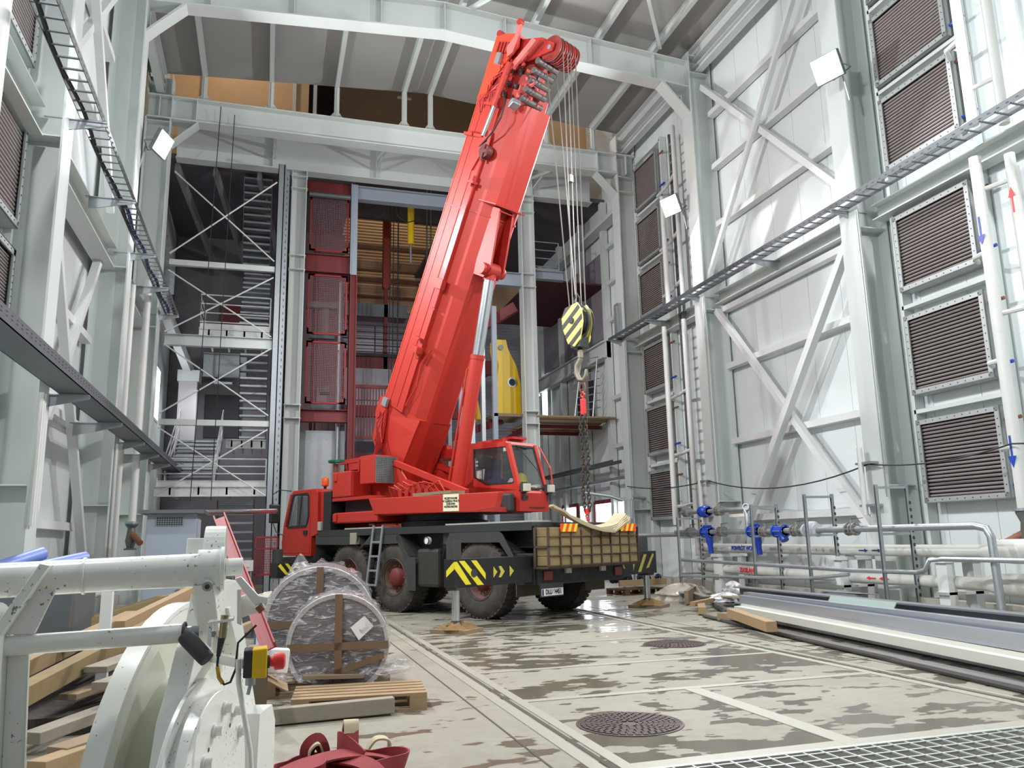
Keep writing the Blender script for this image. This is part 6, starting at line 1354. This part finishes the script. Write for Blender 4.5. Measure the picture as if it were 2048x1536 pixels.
# clutter between machine and crane cab
for i,(x,y,z,s,m_) in enumerate(((.05,12.5,.25,.3,mat('clutter_blue',(60,110,150),.5)),(.25,13,.2,.35,dark),(-.1,13.5,.3,.3,galvd),(.3,12.0,.12,.28,mat('clutter_orange',(190,90,50),.6)),(.1,11.2,.15,.3,whitep),(-.05,10.6,.1,.25,woodo),(.38,14.2,.3,.3,mat('clutter_blue',(60,110,150),.5)))):
    one('clutter_box',MB().cbox((x,y,z),s,s*.8,z*2,.3*i),m_,'%s box in the clutter beside the wrapped reels'%['blue','dark','grey','orange','white','brown','far blue'][i],'box')
one('film_heap',crumple((.15,12.9,.5),.35,.4,.2,17,.35),bagm,'crumpled film on the clutter boxes','film',smooth=True)
one('clutter_post',MB().box(.12,12.0,0,.2,12.1,.78),redo,'orange-red upright board beside the wrapped reels','board')
# ============ white winch machine (foreground) ============
mroot=thing('white_winch','large white painted winch machine in the left foreground','winch',(-.3,2.1,0))
def wp_(name,mb,m=white,par=None,lab=None,**k):
    o=mb.build(name,m,par or mroot,**k)
    if lab: o['label']=lab
    return o
pz=1.338
wp_('main_tube',MB().tube((-1.2,2.06,1.318),(-.14,2.1,1.345),.0385,32),smooth=True,lab='thick white tube')
wp_('tube_collar',MB().lathe((-.398,2.09,1.3385),(1,.03,.02),[(.0385,0),(.042,.001),(.042,.006),(.0385,.007)],32,cap=False),smooth=True)
cl=wp_('clamp_hub',MB().lathe((-.152,2.1,1.345),(1,.03,.02),[(.0385,0),(.047,0),(.047,.05),(.052,.052),(.052,.06),(.0,.062)],32,cap=False),smooth=True)
wp_('stub_tube',MB().lathe((-.09,2.102,1.349),(1,.03,.02),[(.0,.0),(.021,.0),(.021,.04),(.015,.041),(.015,.02),(0,.02)],24,cap=False),par=cl,smooth=True)
wp_('clamp_bolt',MB().tube((-.125,2.05,1.312),(-.125,2.035,1.308),.012,16),galv,cl); wp_('bolt_socket',MB().tube((-.125,2.034,1.3075),(-.125,2.031,1.307),.006,6),dark,cl)
wp_('lifting_eye',MB().prism([(-.145,2.2+.075*math.cos(a),1.375+.075*math.sin(a)) for a in [PI*2*i/28 for i in range(28)]],(.05,0,0)).prism([(-.185,2.13,1.33),(-.185,2.27,1.33),(-.185,2.25,1.42),(-.185,2.16,1.42)],(.05,0,0)),bevel=.002)
# A-frame arm left
wp_('gusset_arm',MB().prism([(-.475,2.03,1.37),(-.455,2.03,1.365),(-.53,2.0,1.22),(-.555,2.0,1.22)],(0,.09,0)).prism([(-.468,2.07,1.36),(-.43,2.07,1.355),(-.475,2.04,1.22),(-.53,2.04,1.22)],(0,.012,0)),bevel=.0015)
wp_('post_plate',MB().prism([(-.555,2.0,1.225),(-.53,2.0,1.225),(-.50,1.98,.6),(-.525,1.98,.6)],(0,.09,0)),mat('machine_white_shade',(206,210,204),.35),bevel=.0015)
wp_('post_plate',MB().prism([(-.53,2.06,1.225),(-.487,2.06,1.18),(-.468,2.04,.9),(-.45,2.04,.6),(-.50,2.04,.6)],(0,.012,0)),bevel=.0015)
wp_('grip_tube',MB().tube((-.535,2.05,1.196),(-.175,2.05,1.205),.0215,28),smooth=True)
wp_('grip_core',MB().tube((-.18,2.05,1.205),(-.138,2.05,1.206),.014,24),galv,smooth=True)
gr=wp_('black_grip',MB().lathe((-.168,2.03,1.202),(.055,-.03,-.055),[(.0,0),(.017,0),(.019,.01),(.018,.07),(.017,.08),(0,.08)],24,cap=False),dark,smooth=True,lab='dark rubber grip')
wp_('grip_ring',MB().path([(-.17+.002*math.cos(a)*1,2.05+.023*math.cos(a),1.205+.023*math.sin(a)) for a in [2*PI*i/20 for i in range(20)]],.003,6,closed=True),dark,gr)
# drum flange: big rim disc centred behind, axis x
def arcpoly(x,cy_,cz_,R0,a0,a1,n=40): return [(x,cy_+R0*math.cos(a),cz_+R0*math.sin(a)) for a in [a0+(a1-a0)*i/n for i in range(n+1)]]
def ringplate(x,w,cy_,cz_,R0,R1,a0,a1,n=40):
    mb=MB(); A=[a0+(a1-a0)*i/n for i in range(n+1)]
    return mb.loft([[(x,cy_+R0*math.cos(a),cz_+R0*math.sin(a)),(x,cy_+R1*math.cos(a),cz_+R1*math.sin(a)),(x+w,cy_+R1*math.cos(a),cz_+R1*math.sin(a)),(x+w,cy_+R0*math.cos(a),cz_+R0*math.sin(a))] for a in A])
PH=math.radians(-15); AX=V(math.cos(PH),math.sin(PH),0); BX=V(-math.sin(PH),math.cos(PH),0); OO=V(-.14,2.1,0)
def mp_(a,b,z): return OO+AX*a+BX*b+V(0,0,z)
def disc_(a,b,z,R0,w,n=64): return MB().prism([mp_(a,b+R0*math.cos(2*PI*i/n),z+R0*math.sin(2*PI*i/n)) for i in range(n)],AX*w)
DB,DZ,DR=.36,.72,.526
def ring_(a0,a1,b,z,R0,R1,n=72):
    return MB().loft([[mp_(a0,b+R0*math.cos(t),z+R0*math.sin(t)),mp_(a0,b+R1*math.cos(t),z+R1*math.sin(t)),mp_(a1,b+R1*math.cos(t),z+R1*math.sin(t)),mp_(a1,b+R0*math.cos(t),z+R0*math.sin(t))] for t in [2*PI*i/n for i in range(n+1)]],cap=False)
wp_('drum_rim',ring_(-.20,-.15,DB,DZ,DR-.014,DR),smooth=True,bevel=0)
wp_('drum_lip',ring_(-.155,-.15,DB,DZ,DR-.05,DR-.012),smooth=False)
wp_('drum_web',disc_(-.195,DB,DZ,DR-.014,.01),mat('drum_olive_white',(204,208,190),.3,0,.03,2,coat=.3))
wp_('drum_core',disc_(-.185,DB,DZ,.34,.13),mat('drum_olive_white',(204,208,190)),smooth=True)
P2=[(.068,1.285),(.036,1.21),(-.016,1.161),(-.055,1.091),(-.105,1.021),(-.128,.935),(-.14,.8),(-.15,.55),(.56,.55),(.56,.74),(.54,.887),(.50,.95),(.405,1.097),(.33,1.206),(.296,1.241),(.205,1.30)]
wp_('side_frame_plate',MB().prism([mp_(-.05,b,z) for b,z in P2],AX*.05),bevel=.002)
wp_('gusset_plate',MB().prism([mp_(-.012,b,z) for b,z in ((-.035,1.31),(.21,1.31),(.1,1.2),(.02,1.2))],AX*.05).prism([mp_(.0,b,z) for b,z in((.06,1.25),(.09,1.25),(.2,1.12),(.17,1.12))],AX*.045),bevel=.002)
wp_('bolted_cover',disc_(.0,.01,.83,.236,.05),smooth=True,bevel=.003)
wp_('cover_step',disc_(.0,.01,.83,.262,.012),smooth=True,bevel=.002)
for i,(b_,z_) in enumerate([(.07,1.02),(.165,1.0),(-.015,.984),(.24,.94),(-.09,.93),(-.13,.83),(.10,.86),(.20,.84),(.02,.75)]):
    t1=mp_(.05,b_*.8-.01,z_); wp_('cover_bolt',MB().tube(t1,t1+AX*.022,.012,16).tube(t1,t1+AX*.006,.016,16),smooth=True)
wp_('pin_holes',MB().tube(mp_(.0505,-.05,.95),mp_(.0508,-.05,.95),.005,10).tube(mp_(.0505,.1,.97),mp_(.0508,.1,.97),.005,10),dark)
wp_('end_plate',MB().prism([mp_(.0,b,z) for b,z in((.33,.95),(.46,.95),(.5,.9),(.5,.55),(.3,.55))],AX*.06),bevel=.002)
wp_('stop_arm',MB().bar(mp_(.0,.1,1.13),(-.03,1.965,1.14),.02,.02),white)
lv=wp_('latch_lever',MB().prism([(-.065,2.0,1.325),(-.05,2.0,1.33),(-.01,2.0,1.285),(.012,2.0,1.28),(.012,2.0,1.27),(-.018,2.0,1.262)],(0,.02,0)),bevel=.002)
wp_('latch_block',MB().prism([(-.055,2.03,1.28),(-.03,2.03,1.29),(.0,2.03,1.265),(.008,2.03,1.25),(-.045,2.03,1.235)],(0,.04,0)).prism([(-.058,2.0,1.30),(-.05,2.0,1.30),(-.045,2.0,1.22),(-.055,2.0,1.225)],(0,.03,0)),bevel=.001)
wp_('latch_bolt',MB().tube((-.01,2.0,1.262),(.0,2.0,1.25),.009,8),rust,lv)
sb_=wp_('sensor_bracket',MB().prism([(-.115,1.99,1.232),(-.062,1.99,1.238),(-.062,1.99,1.232),(-.108,1.99,1.226)],(0,.06,0)).prism([(-.117,1.99,1.232),(-.108,1.99,1.228),(-.108,1.99,1.175),(-.117,1.99,1.185)],(0,.06,0)),bevel=.001)
wp_('sensor_bolts',MB().tube((-.106,2.0,1.205),(-.104,1.995,1.205),.006,6).tube((-.108,2.03,1.2),(-.102,2.03,1.2),.006,6),galv,sb_)
sn=wp_('sensor',MB().tube((-.082,2.0,1.245),(-.085,2.0,1.195),.0085,16),mat('sensor_brass',(160,146,110),.25,.8,.1,9),smooth=True,lab='brassy proximity sensor')
wp_('sensor_plug',MB().tube((-.086,2.0,1.195),(-.092,2.0,1.155),.008,12,r2=.0045),dark,sn,smooth=True)
wp_('sensor_cable',MB().path([(-.092,2.0,1.155),(-.093,2.0,1.135),(-.088,1.995,1.11),(-.076,1.99,1.095),(-.063,1.985,1.10),(-.052,1.98,1.13),(-.052,1.98,1.155)],.0028,8).path([(-.052,1.98,1.155),(-.05,1.975,1.185),(-.03,1.97,1.205),(-.012,1.97,1.222)],.0025,8),cable,sn,smooth=True)
wp_('yellow_sleeve',MB().path([(-.0925,1.999,1.133),(-.088,1.994,1.11),(-.079,1.989,1.098)],.0045,8),mat('sleeve_yellow',(190,150,30),.4),sn,smooth=True,lab='yellow cable sleeve')
wp_('cable_conduit',MB().path([(-.048,1.97,1.15),(-.045,1.97,1.10),(-.03,1.96,1.03),(-.015,1.95,.96),(-.005,1.94,.86)],.006,10),smooth=True)
es=wp_('emergency_stop_box',MB().prism([(-.018,1.93,1.173),(.014,1.93,1.175),(.014,1.93,1.112),(-.018,1.93,1.113)],(0,.065,0)),mat('estop_yellow',(232,186,20),.35,0,.03,5),lab='yellow emergency stop box',bevel=.003)
wp_('box_base',MB().prism([(-.036,1.93,1.172),(-.018,1.93,1.173),(-.018,1.93,1.113),(-.036,1.93,1.114)],(0,.065,0)),dark,es,bevel=.003)
wp_('stop_collar',MB().tube((.014,1.962,1.142),(.020,1.962,1.142),.014,20),dark,es); wp_('stop_button',MB().lathe((.020,1.962,1.142),(1,0,0),[(.0,0),(.011,0),(.012,.008),(.018,.01),(.019,.014),(.018,.030),(.012,.034),(0,.034)],28,cap=False),redstop,es,smooth=True,lab='red mushroom push button')
wp_('cable_gland',MB().tube((-.02,1.96,1.112),(-.02,1.96,1.095),.011,10).tube((-.02,1.96,1.095),(-.024,1.96,1.075),.004,8),galv,es,smooth=True)
wp_('base_frame',MB().box(-.9,1.9,.55,.02,3.2,.62),white)
wp_('base_legs',MB().box(-.88,1.95,0,-.8,2.05,.55).box(-.08,1.95,0,.0,2.05,.55).box(-.88,3.1,0,-.8,3.2,.55).box(-.08,3.1,0,0,3.2,.55),white)
# ================= WORLD, LOOK =================
w=bpy.data.worlds.new('world'); SC.world=w; w.use_nodes=True; w.node_tree.nodes['Background'].inputs[0].default_value=(.80,.87,1,1); w.node_tree.nodes['Background'].inputs[1].default_value=.45
SC.view_settings.view_transform='Standard'; SC.view_settings.look='None'; SC.view_settings.exposure=-.8; SC.view_settings.gamma=1; SC.view_settings.use_curve_mapping=False
